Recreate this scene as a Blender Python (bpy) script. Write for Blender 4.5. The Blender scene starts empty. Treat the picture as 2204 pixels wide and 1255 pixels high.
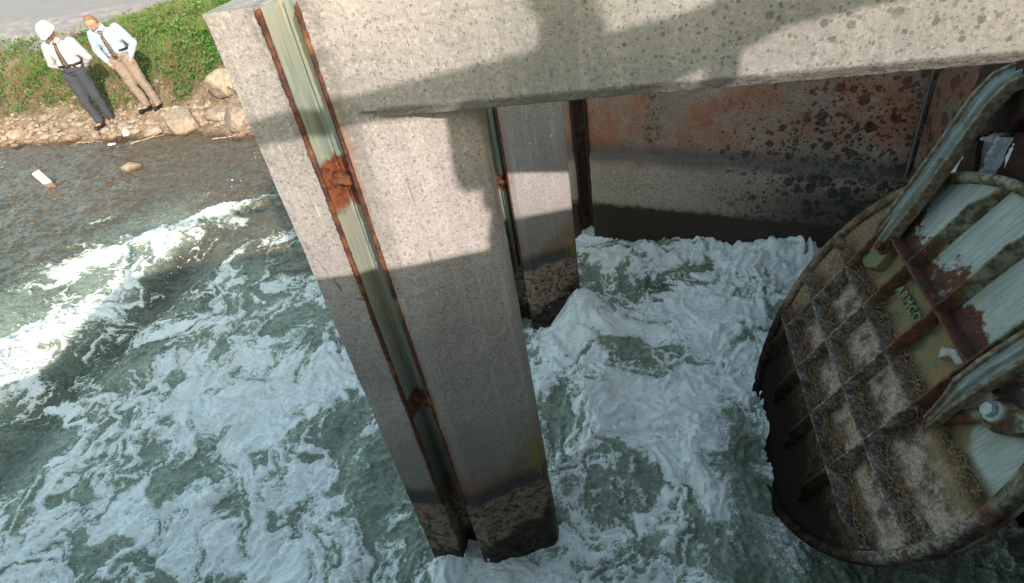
import bpy, bmesh, math, random
import numpy as np
from mathutils import Vector, Matrix
R=math.radians
random.seed(7); rng=np.random.default_rng(11)
scn=bpy.context.scene
COL=scn.collection
# ------------------------------------------------------------------ helpers
def link(o,parent=None):
    COL.objects.link(o)
    if parent is not None: o.parent=parent
    return o
def tag(o,label=None,cat=None,group=None,kind=None):
    if label: o["label"]=label
    if cat: o["category"]=cat
    if group: o["group"]=group
    if kind: o["kind"]=kind
    return o
def empty(name,loc=(0,0,0),label=None,cat=None,group=None,rz=0):
    o=bpy.data.objects.new(name,None); o.empty_display_size=.2
    o.location=loc; o.rotation_euler=(0,0,rz); link(o); return tag(o,label,cat,group)
def obj(name,bm,mat,parent=None,smooth=False):
    me=bpy.data.meshes.new(name)
    bmesh.ops.recalc_face_normals(bm,faces=bm.faces[:])
    bm.to_mesh(me); bm.free()
    if mat: me.materials.append(mat)
    if smooth:
        for p in me.polygons: p.use_smooth=True
    return link(bpy.data.objects.new(name,me),parent)
def bake(o):
    """apply the modifiers: the evaluated surface becomes the mesh"""
    bpy.context.view_layer.update()
    dg=bpy.context.evaluated_depsgraph_get()
    me=bpy.data.meshes.new_from_object(o.evaluated_get(dg))
    o.modifiers.clear(); o.data=me
    return o
def prism(bm,pts,z0,z1,axis='z'):
    def P(a,b,c): return {'z':(a,b,c),'x':(c,a,b),'y':(a,c,b)}[axis]
    lo=[bm.verts.new(P(a,b,z0)) for a,b in pts]; hi=[bm.verts.new(P(a,b,z1)) for a,b in pts]
    n=len(pts)
    bm.faces.new(lo[::-1]); bm.faces.new(hi)
    for i in range(n): bm.faces.new([lo[i],lo[(i+1)%n],hi[(i+1)%n],hi[i]])
def box(bm,c,s,rot=None):
    m=Matrix.Translation(c)
    if rot is not None: m=m@rot.to_4x4()
    m=m@Matrix.Diagonal((s[0],s[1],s[2],1))
    bmesh.ops.create_cube(bm,size=1,matrix=m)
def cyl(bm,a,b,r0,r1=None,n=16):
    a=Vector(a);b=Vector(b);d=b-a
    q=d.to_track_quat('Z','Y').to_matrix().to_4x4()
    bmesh.ops.create_cone(bm,cap_ends=True,segments=n,radius1=r0,radius2=r0 if r1 is None else r1,depth=d.length,matrix=Matrix.Translation((a+b)/2)@q)
def ball(bm,c,r,s=(1,1,1),rot=None,u=16,v=10):
    m=Matrix.Translation(c)
    if rot is not None: m=m@rot.to_4x4()
    m=m@Matrix.Diagonal((s[0],s[1],s[2],1))
    bmesh.ops.create_uvsphere(bm,u_segments=u,v_segments=v,radius=r,matrix=m)
def capsule(bm,a,b,ra,rb,n=14):
    cyl(bm,a,b,ra,rb,n); ball(bm,a,ra,u=n,v=8); ball(bm,b,rb,u=n,v=8)
def sweep(bm,path,prof,side,taper=None):
    """closed profile (a,b) swept along a path; a runs along `side`, b along side x tangent"""
    side=Vector(side).normalized(); rings=[]
    n=len(path)
    for i,p in enumerate(path):
        p=Vector(p); t=(Vector(path[min(i+1,n-1)])-Vector(path[max(i-1,0)])).normalized()
        s=(side-t*side.dot(t)).normalized(); o=s.cross(t)
        k=taper[i] if taper else 1
        rings.append([bm.verts.new(p+s*a*k+o*b) for a,b in prof])
    m=len(prof)
    for i in range(n-1):
        for j in range(m): bm.faces.new([rings[i][j],rings[i][(j+1)%m],rings[i+1][(j+1)%m],rings[i+1][j]])
    bm.faces.new(rings[0]); bm.faces.new(rings[-1][::-1])
def voxel(o,size,smooth=0,disp=None):
    m=o.modifiers.new('r','REMESH'); m.mode='VOXEL'; m.voxel_size=size; m.use_smooth_shade=True
    if smooth:
        s=o.modifiers.new('s','SMOOTH'); s.factor=.5; s.iterations=smooth
    for d in (disp or []):
        tx=bpy.data.textures.new('n','CLOUDS'); tx.noise_scale=d[0]; tx.noise_depth=3
        k=o.modifiers.new('d','DISPLACE'); k.texture=tx; k.strength=d[1]; k.mid_level=.5; k.texture_coords='GLOBAL' if len(d)>2 else 'LOCAL'
    return bake(o)
# ------------------------------------------------------------------ numpy noise
def perlin(x,y,seed=0):
    xi=np.floor(x).astype(np.int64); yi=np.floor(y).astype(np.int64); xf=x-xi; yf=y-yi
    def g(ix,iy,dx,dy):
        h=(ix*374761393+iy*668265263+seed*1442695041)&0xFFFFFFFF
        h=((h^(h>>13))*1274126177)&0xFFFFFFFF; h=(h^(h>>16))&0xFFFF
        a=h*(2*np.pi/65536.); return np.cos(a)*dx+np.sin(a)*dy
    u=xf**3*(xf*(xf*6-15)+10); v=yf**3*(yf*(yf*6-15)+10)
    n0=g(xi,yi,xf,yf)*(1-u)+g(xi+1,yi,xf-1,yf)*u
    n1=g(xi,yi+1,xf,yf-1)*(1-u)+g(xi+1,yi+1,xf-1,yf-1)*u
    return (n0*(1-v)+n1*v)*1.5
def fbm(x,y,o=4,seed=0,gain=.5):
    s=0;a=1;t=0
    for i in range(o):
        s=s+a*perlin(x*2**i+i*17.3,y*2**i-i*9.1,seed+i); t+=a; a*=gain
    return s/t
def ridged(x,y,o=3,seed=0,gain=.55):
    s=0;a=1;t=0
    for i in range(o):
        s=s+a*(1-np.abs(perlin(x*2**i+i*7.7,y*2**i+i*3.1,seed+i))*2.2).clip(0,1)**2; t+=a; a*=gain
    return s/t
def sst(a,b,x):
    t=((x-a)/(b-a)).clip(0,1); return t*t*(3-2*t)
# ------------------------------------------------------------------ node helper
class NT:
    def __init__(s,name,rough=.8,spec=.3):
        s.m=bpy.data.materials.new(name); s.m.use_nodes=True; s.t=s.m.node_tree; s.n=s.t.nodes
        s.b=s.n['Principled BSDF']; s.b.inputs['Roughness'].default_value=rough
        s.b.inputs['Specular IOR Level'].default_value=spec
        s.g=s.n.new('ShaderNodeNewGeometry').outputs['Position']
        s.tc=s.n.new('ShaderNodeTexCoord').outputs['Object']
        s.co=s.g
    def L(s,a,b): s.t.links.new(a,b)
    def inp(s,sock,v):
        if isinstance(v,bpy.types.NodeSocket): s.L(v,sock)
        elif isinstance(v,(tuple,list)) and len(v)==3 and sock.type=='RGBA': sock.default_value=(*v,1)
        else: sock.default_value=v
    def scale(s,v,co=None):
        n=s.n.new('ShaderNodeVectorMath'); n.operation='MULTIPLY'; s.L(co or s.co,n.inputs[0]); n.inputs[1].default_value=v; return n.outputs[0]
    def xyz(s,co=None):
        n=s.n.new('ShaderNodeSeparateXYZ'); s.L(co or s.co,n.inputs[0]); return n.outputs
    def noise(s,sc,det=4,ro=.55,co=None,dist=0):
        n=s.n.new('ShaderNodeTexNoise'); n.inputs['Scale'].default_value=sc; n.inputs['Detail'].default_value=det; n.inputs['Roughness'].default_value=ro
        n.inputs['Distortion'].default_value=dist; s.L(co or s.co,n.inputs['Vector']); return n.outputs['Fac']
    def vor(s,sc,co=None,feat='F1',out='Distance',rnd=1):
        n=s.n.new('ShaderNodeTexVoronoi'); n.feature=feat; n.inputs['Scale'].default_value=sc; n.inputs['Randomness'].default_value=rnd; s.L(co or s.co,n.inputs['Vector']); return n.outputs[out]
    def r(s,x,a,b,c=0,d=1,smooth=True):
        n=s.n.new('ShaderNodeMapRange'); n.interpolation_type='SMOOTHSTEP' if smooth else 'LINEAR'
        s.inp(n.inputs[0],x)
        for i,v in enumerate((a,b,c,d)): s.inp(n.inputs[i+1],v)
        return n.outputs[0]
    def m_(s,op,a,b=0.,c=0.):
        n=s.n.new('ShaderNodeMath'); n.operation=op; s.inp(n.inputs[0],a); s.inp(n.inputs[1],b); s.inp(n.inputs[2],c); return n.outputs[0]
    def mul(s,*a):
        o=a[0]
        for b in a[1:]: o=s.m_('MULTIPLY',o,b)
        return o
    def add(s,*a):
        o=a[0]
        for b in a[1:]: o=s.m_('ADD',o,b)
        return o
    def sub(s,a,b): return s.m_('SUBTRACT',a,b)
    def mix(s,f,a,b,mode='MIX'):
        n=s.n.new('ShaderNodeMix'); n.data_type='RGBA'; n.blend_type=mode
        s.inp(n.inputs[0],f); s.inp(n.inputs[6],a); s.inp(n.inputs[7],b); return n.outputs[2]
    def attr(s,name):
        n=s.n.new('ShaderNodeAttribute'); n.attribute_name=name; return n.outputs['Fac']
    def bump(s,h,st=.5,d=.01,nrm=None):
        n=s.n.new('ShaderNodeBump'); n.inputs['Strength'].default_value=st; n.inputs['Distance'].default_value=d; s.L(h,n.inputs['Height'])
        if nrm: s.L(nrm,n.inputs['Normal'])
        return n.outputs[0]
    def done(s,col,rough=None,bump=None):
        s.inp(s.b.inputs['Base Color'],col)
        if rough is not None: s.inp(s.b.inputs['Roughness'],rough)
        if bump is not None: s.L(bump,s.b.inputs['Normal'])
        return s.m
def plain(name,c,rough=.7,var=.25,sc=20,obj_co=True,bumpd=0):
    t=NT(name,rough); t.co=t.tc if obj_co else t.g
    n=t.noise(sc,5,.6)
    col=t.mix(t.r(n,.3,.7),tuple(x*(1-var) for x in c),tuple(min(1,x*(1+var)) for x in c))
    return t.done(col,bump=t.bump(n,.5,bumpd) if bumpd else None)
# ------------------------------------------------------------------ materials
def mat_concrete():
    t=NT('weathered_concrete',.95,.08); X,Y,Z=t.xyz()
    big=t.noise(1.7,5,.6); med=t.noise(9,5,.6); fine=t.noise(90,4,.7); grit=t.noise(230,2,.6)
    streak=t.noise(1,5,.6,co=t.scale((34,34,1.3)))
    col=t.mix(t.r(big,.3,.7),(.225,.21,.20),(.33,.302,.286))
    col=t.mix(t.mul(t.r(streak,.48,.72),.45),col,(.42,.39,.36))
    col=t.mix(t.mul(t.r(med,.5,.8),.45),col,(.26,.25,.225))
    # grit and aggregate
    col=t.mix(t.mul(t.r(fine,.54,.66),.8),col,(.10,.098,.088))
    col=t.mix(t.mul(t.r(fine,.46,.30),.55),col,(.50,.47,.43))
    col=t.mix(t.mul(t.r(grit,.58,.72),.55),col,(.16,.15,.14))
    col=t.mix(t.mul(t.r(grit,.44,.30),.45),col,(.52,.49,.45))
    sc_=t.noise(1,3,.6,co=t.scale((70,70,5))); col=t.mix(t.mul(t.r(sc_,.64,.72),t.r(med,.45,.6),.5),col,(.6,.57,.53))
    col=t.mix(t.mul(t.r(X,-.75,-.2),t.r(Z,2.6,2.85),.42),col,(.12,.13,.12))  # shade of the beam painted into the colour, darker and greener
    # lichen dots over the beam, denser toward the gate
    mask=t.mul(t.r(X,-.9,.6),t.r(Z,2.60,2.9))
    d=t.vor(30); c=t.n.new('ShaderNodeSeparateColor'); t.L(t.vor(30,out='Color'),c.inputs[0])
    dd=t.add(d,t.mul(t.sub(t.noise(120,2),.5),.35))
    rad=t.mul(t.r(c.outputs[0],.30,1.,0,.42,False),mask,t.r(t.noise(3,3),.35,.6,.5,1.1))
    dots=t.r(t.sub(rad,dd),-.03,.04)
    col=t.mix(t.mul(dots,.75),col,t.mix(t.r(c.outputs[1],.5,.9),(.075,.08,.065),(.17,.13,.055)))
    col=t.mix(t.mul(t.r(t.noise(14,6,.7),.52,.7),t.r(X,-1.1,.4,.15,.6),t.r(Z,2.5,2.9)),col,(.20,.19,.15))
    d5=t.vor(62); c5=t.n.new('ShaderNodeSeparateColor'); t.L(t.vor(62,out='Color'),c5.inputs[0])
    dots5=t.r(t.sub(t.mul(t.r(c5.outputs[0],.3,1.,0,.42,False),t.r(X,-1.1,.3,.35,1),t.r(Z,2.4,2.8,.25,1.)),t.add(d5,t.mul(t.sub(t.noise(200,2),.5),.4))),-.03,.04)
    col=t.mix(t.mul(dots5,.7),col,(.10,.10,.085))
    cr=t.vor(1.3,co=t.scale((1,1,.8)),feat='DISTANCE_TO_EDGE'); 
    col=t.mix(t.mul(t.r(t.add(cr,t.mul(t.sub(t.noise(11,4),.5),.05)),.006,.0),t.r(t.noise(1.1,2),.52,.6),.7),col,(.07,.065,.06))
    for zl_ in (3.055,2.05,1.02): col=t.mix(t.mul(t.r(t.m_('ABSOLUTE',t.add(t.sub(Z,zl_),t.mul(t.sub(t.noise(3,3),.5),.012))),.007,.0),t.r(med,.35,.6),.5),col,(.15,.14,.13))
    # dark grime right beside the steel guide
    gx=t.m_('ABSOLUTE',t.add(X,.93)); gy=t.m_('ABSOLUTE',t.add(X,1.09))
    g=t.mul(t.r(gx,.09,.0),t.r(Z,2.2,3.0),t.r(t.noise(12,4,.7),.38,.6))
    g2=t.mul(t.r(gy,.05,.0),t.r(Z,2.4,3.0),t.r(t.noise(16,4,.7),.4,.6))
    col=t.mix(t.mul(t.add(g,g2),.7),col,(.12,.115,.105))
    # rusty weeping
    w=t.mul(t.r(gx,.035,.0),t.r(t.noise(1,3,.6,co=t.scale((40,40,2))),.45,.65))
    col=t.mix(t.mul(w,.55),col,(.30,.15,.07))
    # flood bands near the water
    zn=t.add(Z,t.mul(t.sub(t.noise(5,4),.5),.13))
    zs=t.add(zn,t.mul(t.sub(streak,.5),.22))
    col=t.mix(t.mul(t.r(zs,1.5,.75),.62),col,(.21,.19,.165))
    col=t.mix(t.mul(.75,t.r(zs,1.02,.80),t.r(zn,.62,.72),t.r(t.noise(4,4),.36,.58)),col,(.21,.105,.06))
    col=t.mix(t.mul(t.r(zn,.80,.69),t.r(zn,.58,.64),.9),col,(.055,.055,.055))
    low=t.mix(t.r(t.noise(30,6,.7),.45,.62),(.27,.20,.15),(.10,.07,.05))
    low=t.mix(t.mul(t.r(t.noise(22,5,.7),.53,.6),.85),low,(.03,.022,.018))
    low=t.mix(t.mul(t.r(t.noise(110,3,.7),.57,.66),.6),low,(.42,.34,.27))
    col=t.mix(t.r(zn,.635,.60),col,low)
    yl=t.mul(t.r(X,-.66,-.56),t.r(zn,.62,.68),t.r(Z,1.25,.8),t.r(streak,.42,.58))
    col=t.mix(t.mul(yl,.8),col,(.22,.20,.02))
    wl=t.add(t.sub(Z,t.mul(t.r(X,-.95,-.5,0,.24,False),1.)),t.mul(t.sub(t.noise(9,5,.65),.5),.42))
    wet=t.r(wl,.22,.13)
    col=t.mix(wet,col,t.mix(t.r(t.noise(25,5,.7),.4,.62),(.065,.046,.034),(.014,.010,.008)))
    # dark round spots (old drips)
    v=t.vor(4.2); c2=t.n.new('ShaderNodeSeparateColor'); t.L(t.vor(4.2,out='Color'),c2.inputs[0])
    sp=t.mul(t.r(t.sub(t.r(c2.outputs[0],.6,1,0,.10,False),t.add(v,t.mul(t.noise(30),.03))),-.0,.02),t.r(Z,2.6,2.2))
    col=t.mix(t.mul(sp,.8),col,(.06,.04,.035))
    # white bird droppings
    v3=t.vor(7,co=t.scale((1.6,1.6,.7))); c3=t.n.new('ShaderNodeSeparateColor'); t.L(t.vor(7,co=t.scale((1.6,1.6,.7)),out='Color'),c3.inputs[0])
    col=t.mix(t.mul(t.r(v3,.055,.04),t.r(c3.outputs[1],.86,.9)),col,(.85,.85,.82))
    h=t.add(t.mul(fine,.6),t.mul(grit,.4),t.mul(med,.8),t.mul(dots,.15))
    return t.done(col,t.r(wet,0,1,.95,.4),t.bump(h,.6,.005))
def mat_backwall():
    t=NT('stained_brown_wall',.85,.3); X,Y,Z=t.xyz()
    big=t.noise(1.2,5,.6); fine=t.noise(60,4,.7)
    col=t.mix(t.r(big,.3,.7),(.27,.205,.165),(.39,.30,.24))
    hi=t.mul(t.r(Z,.85,1.15),t.r(t.noise(2.3,6,.7),.40,.60))
    col=t.mix(t.mul(hi,.85),col,(.36,.135,.07))
    col=t.mix(t.mul(t.r(t.noise(9,5,.7),.55,.7),.5),col,(.30,.11,.06))
    col=t.mix(t.mul(t.r(fine,.52,.68),.7),col,(.09,.075,.065))
    col=t.mix(t.mul(t.r(fine,.45,.3),.4),col,(.42,.36,.30))
    # a vertical dotted stain
    st=t.mul(t.r(t.m_('ABSOLUTE',t.sub(X,.12)),.13,.0),t.r(t.noise(28,4,.7),.50,.58),t.r(Z,.9,1.1))
    col=t.mix(t.mul(st,.85),col,(.05,.05,.045))
    # blotches growing to the right and downwards
    dens=t.add(t.r(X,.15,2.0,-.05,.72,False),t.r(Z,1.55,.85,0,.30,False))
    for sc,off in ((11,.0),(21,.0),(40,0.)):
        co=t.scale((1,1,1))
        v=t.vor(sc); c=t.n.new('ShaderNodeSeparateColor'); t.L(t.vor(sc,out='Color'),c.inputs[0])
        vv=t.add(v,t.mul(t.sub(t.noise(sc*3,3),.5),.5))
        rad=t.mul(t.r(c.outputs[0],.35,1.,-.1,.85,False),t.mul(dens,t.r(X,.2,.5)))
        s=t.r(t.sub(rad,vv),-.10,.07)
        col=t.mix(t.mul(s,.78),col,t.mix(t.r(t.add(Z,t.mul(X,-.12)),.85,1.3),(.022,.020,.018),(.10,.035,.022)))
    # dark stain along the ledge, dark foot
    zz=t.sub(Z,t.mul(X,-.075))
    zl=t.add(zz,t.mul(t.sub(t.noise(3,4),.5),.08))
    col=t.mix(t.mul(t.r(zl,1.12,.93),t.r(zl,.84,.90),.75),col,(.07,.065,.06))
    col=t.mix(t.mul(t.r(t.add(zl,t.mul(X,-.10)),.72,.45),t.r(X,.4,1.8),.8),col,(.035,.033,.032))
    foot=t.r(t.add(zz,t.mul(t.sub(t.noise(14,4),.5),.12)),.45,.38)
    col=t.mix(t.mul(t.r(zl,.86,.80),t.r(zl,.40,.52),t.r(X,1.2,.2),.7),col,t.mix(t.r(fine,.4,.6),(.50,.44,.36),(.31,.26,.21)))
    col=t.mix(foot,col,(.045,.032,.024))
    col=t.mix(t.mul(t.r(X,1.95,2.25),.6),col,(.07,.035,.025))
    return t.done(col,t.r(foot,0,1,.85,.4),t.bump(t.add(fine,t.noise(12,4)),.7,.008))
def mat_steel_guide():
    t=NT('green_painted_guide_steel',.55,.4); X,Y,Z=t.xyz()
    n=t.noise(14,5,.65); s=t.noise(1,4,.6,co=t.scale((50,50,3)))
    col=t.mix(t.r(s,.35,.7),(.15,.19,.165),(.31,.34,.29))
    rust=t.mix(t.r(t.noise(40,4,.7),.4,.65),(.20,.065,.025),(.07,.028,.018))
    col=t.mix(t.mul(t.r(s,.5,.62),.45),col,(.24,.15,.045))
    col=t.mix(t.mul(t.r(X,-.99,-.965),t.r(n,.3,.55),.9),col,rust)
    # the rust plug under each splice (z 2.57 and 1.42)
    a=t.mul(t.r(Z,2.66,2.59),t.r(Z,2.36,2.50)); b=t.mul(t.r(Z,1.47,1.43),t.r(Z,1.28,1.36)); c=t.r(t.add(Z,t.mul(n,.3)),1.10,.80)
    m=t.m_('MAXIMUM',t.m_('MAXIMUM',a,b),c)
    col=t.mix(t.r(t.add(m,t.mul(t.sub(n,.5),1.4)),.35,.75),col,rust)
    col=t.mix(t.mul(t.r(Z,1.5,.9),.7),col,(.05,.06,.045))
    return t.done(col,.6,t.bump(n,.4,.003))
def mat_rust(name='flaking_rust',a=(.125,.042,.022),b=(.05,.024,.018),c=(.24,.10,.035)):
    t=NT(name,.9,.2)
    n=t.noise(30,6,.7); m=t.noise(9,4,.6)
    col=t.mix(t.r(n,.35,.62),a,b); col=t.mix(t.mul(t.r(m,.52,.7),.7),col,c)
    return t.done(col,.9,t.bump(n,.9,.006))
def mat_gate(kind):
    """cast iron of the flap; object coordinates are x=across, y=up the gate"""
    t=NT('gate_'+kind,.75,.35); t.co=t.tc; U,V,W=t.xyz()
    n=t.noise(7,6,.65); f=t.noise(55,5,.7); g=t.noise(170,3,.65)
    low=t.mix(t.r(f,.35,.62),(.52,.41,.33),(.25,.185,.14))
    low=t.mix(t.r(n,.46,.62),low,(.085,.062,.045))
    low=t.mix(t.mul(t.r(g,.57,.66),.7),low,(.62,.53,.45))
    low=t.mix(t.mul(t.r(g,.44,.36),.7),low,(.03,.022,.018))
    mid=t.mix(t.r(n,.4,.62),(.24,.17,.08),(.13,.165,.085))
    mid=t.mix(t.mul(t.r(f,.52,.66),.6),mid,(.32,.20,.08))
    mid=t.mix(t.mul(t.r(g,.55,.66),.5),mid,(.05,.04,.03))
    st=t.noise(1,5,.6,co=t.scale((60,4,10)))
    top=t.mix(t.r(st,.3,.7),(.29,.335,.31),(.44,.485,.45))
    top=t.mix(t.mul(t.r(g,.60,.68),.75),top,(.10,.09,.07))
    top=t.mix(t.mul(t.r(t.noise(5,5,.6),.55,.72),.6),top,(.27,.31,.19))
    vn=t.add(V,t.mul(t.sub(n,.5),.10))
    if kind=='rib':
        low=t.mix(t.r(f,.4,.6),(.34,.29,.24),(.11,.085,.07))
        mid=t.mix(t.r(f,.4,.62),(.22,.085,.04),(.10,.05,.03))
        top=t.mix(t.r(n,.4,.6),(.28,.30,.21),(.14,.075,.035))
    col=t.mix(t.r(vn,.56,.66),low,mid)
    # tan apron to the right of the last rib
    if kind=='plate': col=t.mix(t.mul(t.r(U,1.20,1.36),t.r(vn,.46,.60)),col,t.mix(t.r(f,.4,.6),(.27,.20,.10),(.19,.15,.085)))
    col=t.mix(t.r(t.add(vn,t.mul(t.r(U,1.2,1.5),.25)),.90,.96),col,top)
    rs=t.mul(t.r(V,.89,.94),t.r(t.add(V,t.mul(t.sub(t.noise(5,5,.75),.5),.9)),1.10,1.02),t.r(t.m_('ABSOLUTE',t.sub(U,.55)),.95,.75))
    col=t.mix(rs,col,t.mix(t.r(f,.38,.62),(.17,.052,.018),(.055,.02,.022)))
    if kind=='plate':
        rib_shade=None  # occlusion shade painted beside the ribs, broken up like dirt
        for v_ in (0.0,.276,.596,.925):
            q=t.mul(t.r(t.m_('ABSOLUTE',t.sub(V,v_+.035)),.085,.01),t.r(n,.30,.55)); rib_shade=q if rib_shade is None else t.m_('MAXIMUM',rib_shade,q)
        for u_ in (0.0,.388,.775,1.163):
            q=t.mul(t.r(t.m_('ABSOLUTE',t.sub(U,u_+.03)),.06,.01),t.r(n,.35,.6),t.r(V,.95,.85)); rib_shade=t.m_('MAXIMUM',rib_shade,q)
        col=t.mix(t.mul(rib_shade,.8),col,(.04,.028,.02))
    # leftmost cells brown, wet foot, its black shade painted in
    col=t.mix(t.mul(t.r(U,.02,-.08),t.r(V,1.3,1.0),.8),col,t.mix(t.r(f,.4,.6),(.26,.19,.11),(.14,.09,.055)))
    wet=t.r(t.add(V,t.mul(t.sub(n,.5),.30)),.08,-.06)
    col=t.mix(wet,col,t.mix(t.r(t.add(V,t.mul(t.sub(t.noise(11,6,.7),.5),.5)),-.25,.02),(.017,.012,.0095),t.mix(t.r(f,.4,.6),(.13,.092,.07),(.05,.036,.027))))
    t.inp(t.b.inputs['Specular IOR Level'],t.r(wet,0,1,.35,.03))
    if kind=='rib': col=t.mix(t.mul(t.r(t.noise(16,5,.7),.46,.6),.8),col,(.05,.035,.026))
    return t.done(col,t.r(wet,0,1,.78,.9),t.bump(t.add(f,t.mul(n,1.5)),.9,.010))
def mat_arm():
    t=NT('weathered_arm_iron',.6,.45); X,Y,Z=t.xyz()
    s=t.noise(1,5,.6,co=t.scale((14,60,5))); n=t.noise(12,5,.65); g=t.noise(150,3,.6)
    col=t.mix(t.r(s,.3,.7),(.15,.175,.17),(.29,.33,.32))
    col=t.mix(t.mul(t.r(n,.5,.68),.75),col,(.14,.105,.05))
    col=t.mix(t.mul(t.r(g,.58,.66),.7),col,(.05,.045,.04))
    col=t.mix(t.mul(t.r(Z,1.25,.95),.7),col,(.13,.075,.045))
    return t.done(col,.6,t.bump(t.add(s,n),.7,.006))
def mat_water():
    t=NT('churning_river_water',.1,.5)
    F=t.attr('foam'); K=t.attr('shallow'); M=t.attr('milk')
    co=t.g
    n1=t.noise(26,6,.68,dist=.9); n2=t.noise(85,5,.7,dist=.6); n3=t.noise(9,4,.6,dist=.8)
    lit=t.add(t.mul(t.sub(n1,.5),.75),t.mul(t.sub(n2,.5),.95))
    f=t.add(F,t.mul(lit,t.r(F,.0,.25,.12,1.)))
    deep=t.mix(t.r(n3,.35,.65),(.030,.040,.028),(.050,.064,.040))
    brown=t.mix(t.r(n3,.35,.65),(.062,.048,.032),(.100,.068,.040))
    base=t.mix(K,deep,brown)
    milky=t.mix(t.r(n1,.3,.7),(.12,.155,.108),(.25,.29,.225))
    m=t.r(t.add(M,t.mul(t.sub(n1,.5),.7)),.05,.72)
    base=t.mix(m,base,milky)
    white=t.mix(t.r(n2,.35,.65),(.70,.75,.71),(.96,.97,.95))
    w=t.r(f,.12,.92)
    col=t.mix(w,base,white)
    n4=t.noise(210,3,.7); n5=t.noise(40,6,.75,dist=1.2)
    LA=t.attr('lace'); n6=t.noise(9,6,.7,dist=1.5)
    w=t.r(t.add(w,t.mul(t.sub(n4,.5),t.r(w,0,.5,.25,1.1)),t.mul(t.sub(n5,.5),t.r(w,0,.4,.3,1.5)),t.mul(t.sub(n6,.5),.5)),-.05,1.1,0,1,False)
    w2=t.mul(w,t.r(LA,.0,.55,.55,1.12,False),t.r(n5,.3,.6,.75,1.08))
    col=t.mix(t.r(w,0.02,.50),base,t.mix(t.r(n5,.35,.65),(.22,.28,.195),(.48,.55,.45)))
    col=t.mix(t.r(w2,.27,.66),col,white)
    rough=t.r(w,0,.6,.10,.65)
    h=t.add(t.mul(t.noise(18,5,.6,dist=.5),.6),t.mul(n2,t.r(w,0,1,.22,.7)),t.mul(n4,t.r(w,0,1,.0,.35)))
    t.b.inputs['IOR'].default_value=1.33
    return t.done(col,rough,t.bump(h,.7,.016))
def mat_bank():
    t=NT('bank_soil_and_gravel',.95,.15); 
    S=t.attr('inland')
    n=t.noise(3,6,.65); f=t.noise(26,5,.7); v=t.noise(9,4,.6)
    rub=t.mix(t.r(f,.35,.65),(.42,.32,.23),(.24,.17,.11))
    soil=t.mix(t.r(f,.4,.62),(.26,.20,.12),(.11,.08,.045))
    grass=t.mix(t.r(v,.4,.6),(.07,.13,.03),(.13,.17,.06))
    road=t.mix(t.r(t.noise(60,3,.7),.35,.65),(.33,.31,.30),(.46,.43,.41))
    sn=t.add(S,t.mul(t.sub(n,.5),1.0))
    col=t.mix(t.r(sn,.9,1.4),rub,soil)
    col=t.mix(t.mul(t.r(sn,1.3,2.6),t.r(v,.38,.55)),col,grass)
    rd=t.attr('road')
    col=t.mix(t.r(t.add(rd,t.mul(t.sub(v,.5),.5)),.35,.6),col,road)
    col=t.mix(1.0,col,(.68,.68,.70),'MULTIPLY'); col=t.mix(t.r(S,.12,-.05),col,(.05,.035,.022))
    return t.done(col,.95,t.bump(f,.8,.03))
def mat_leaf(name,a,b,c=None,sc=1.3):
    t=NT(name,.65,.25)
    n=t.noise(sc,3,.6); f=t.noise(23,2,.6)
    col=t.mix(t.r(n,.38,.62),a,b)
    col=t.mix(t.mul(t.r(f,.5,.68),.7),col,tuple(x*.45 for x in a))
    if c: col=t.mix(t.mul(t.r(t.noise(sc*2.7,3,.6),.56,.64),t.r(f,.4,.55)),col,c)
    return t.done(col)
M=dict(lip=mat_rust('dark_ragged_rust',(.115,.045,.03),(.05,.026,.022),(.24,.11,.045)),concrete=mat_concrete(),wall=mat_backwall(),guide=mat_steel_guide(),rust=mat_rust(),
 darkrust=mat_rust('old_dark_rust',(.06,.03,.02),(.03,.02,.016),(.12,.06,.035)),
 plate=mat_gate('plate'),rib=mat_gate('rib'),arm=mat_arm(),water=mat_water(),bank=mat_bank())
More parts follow.
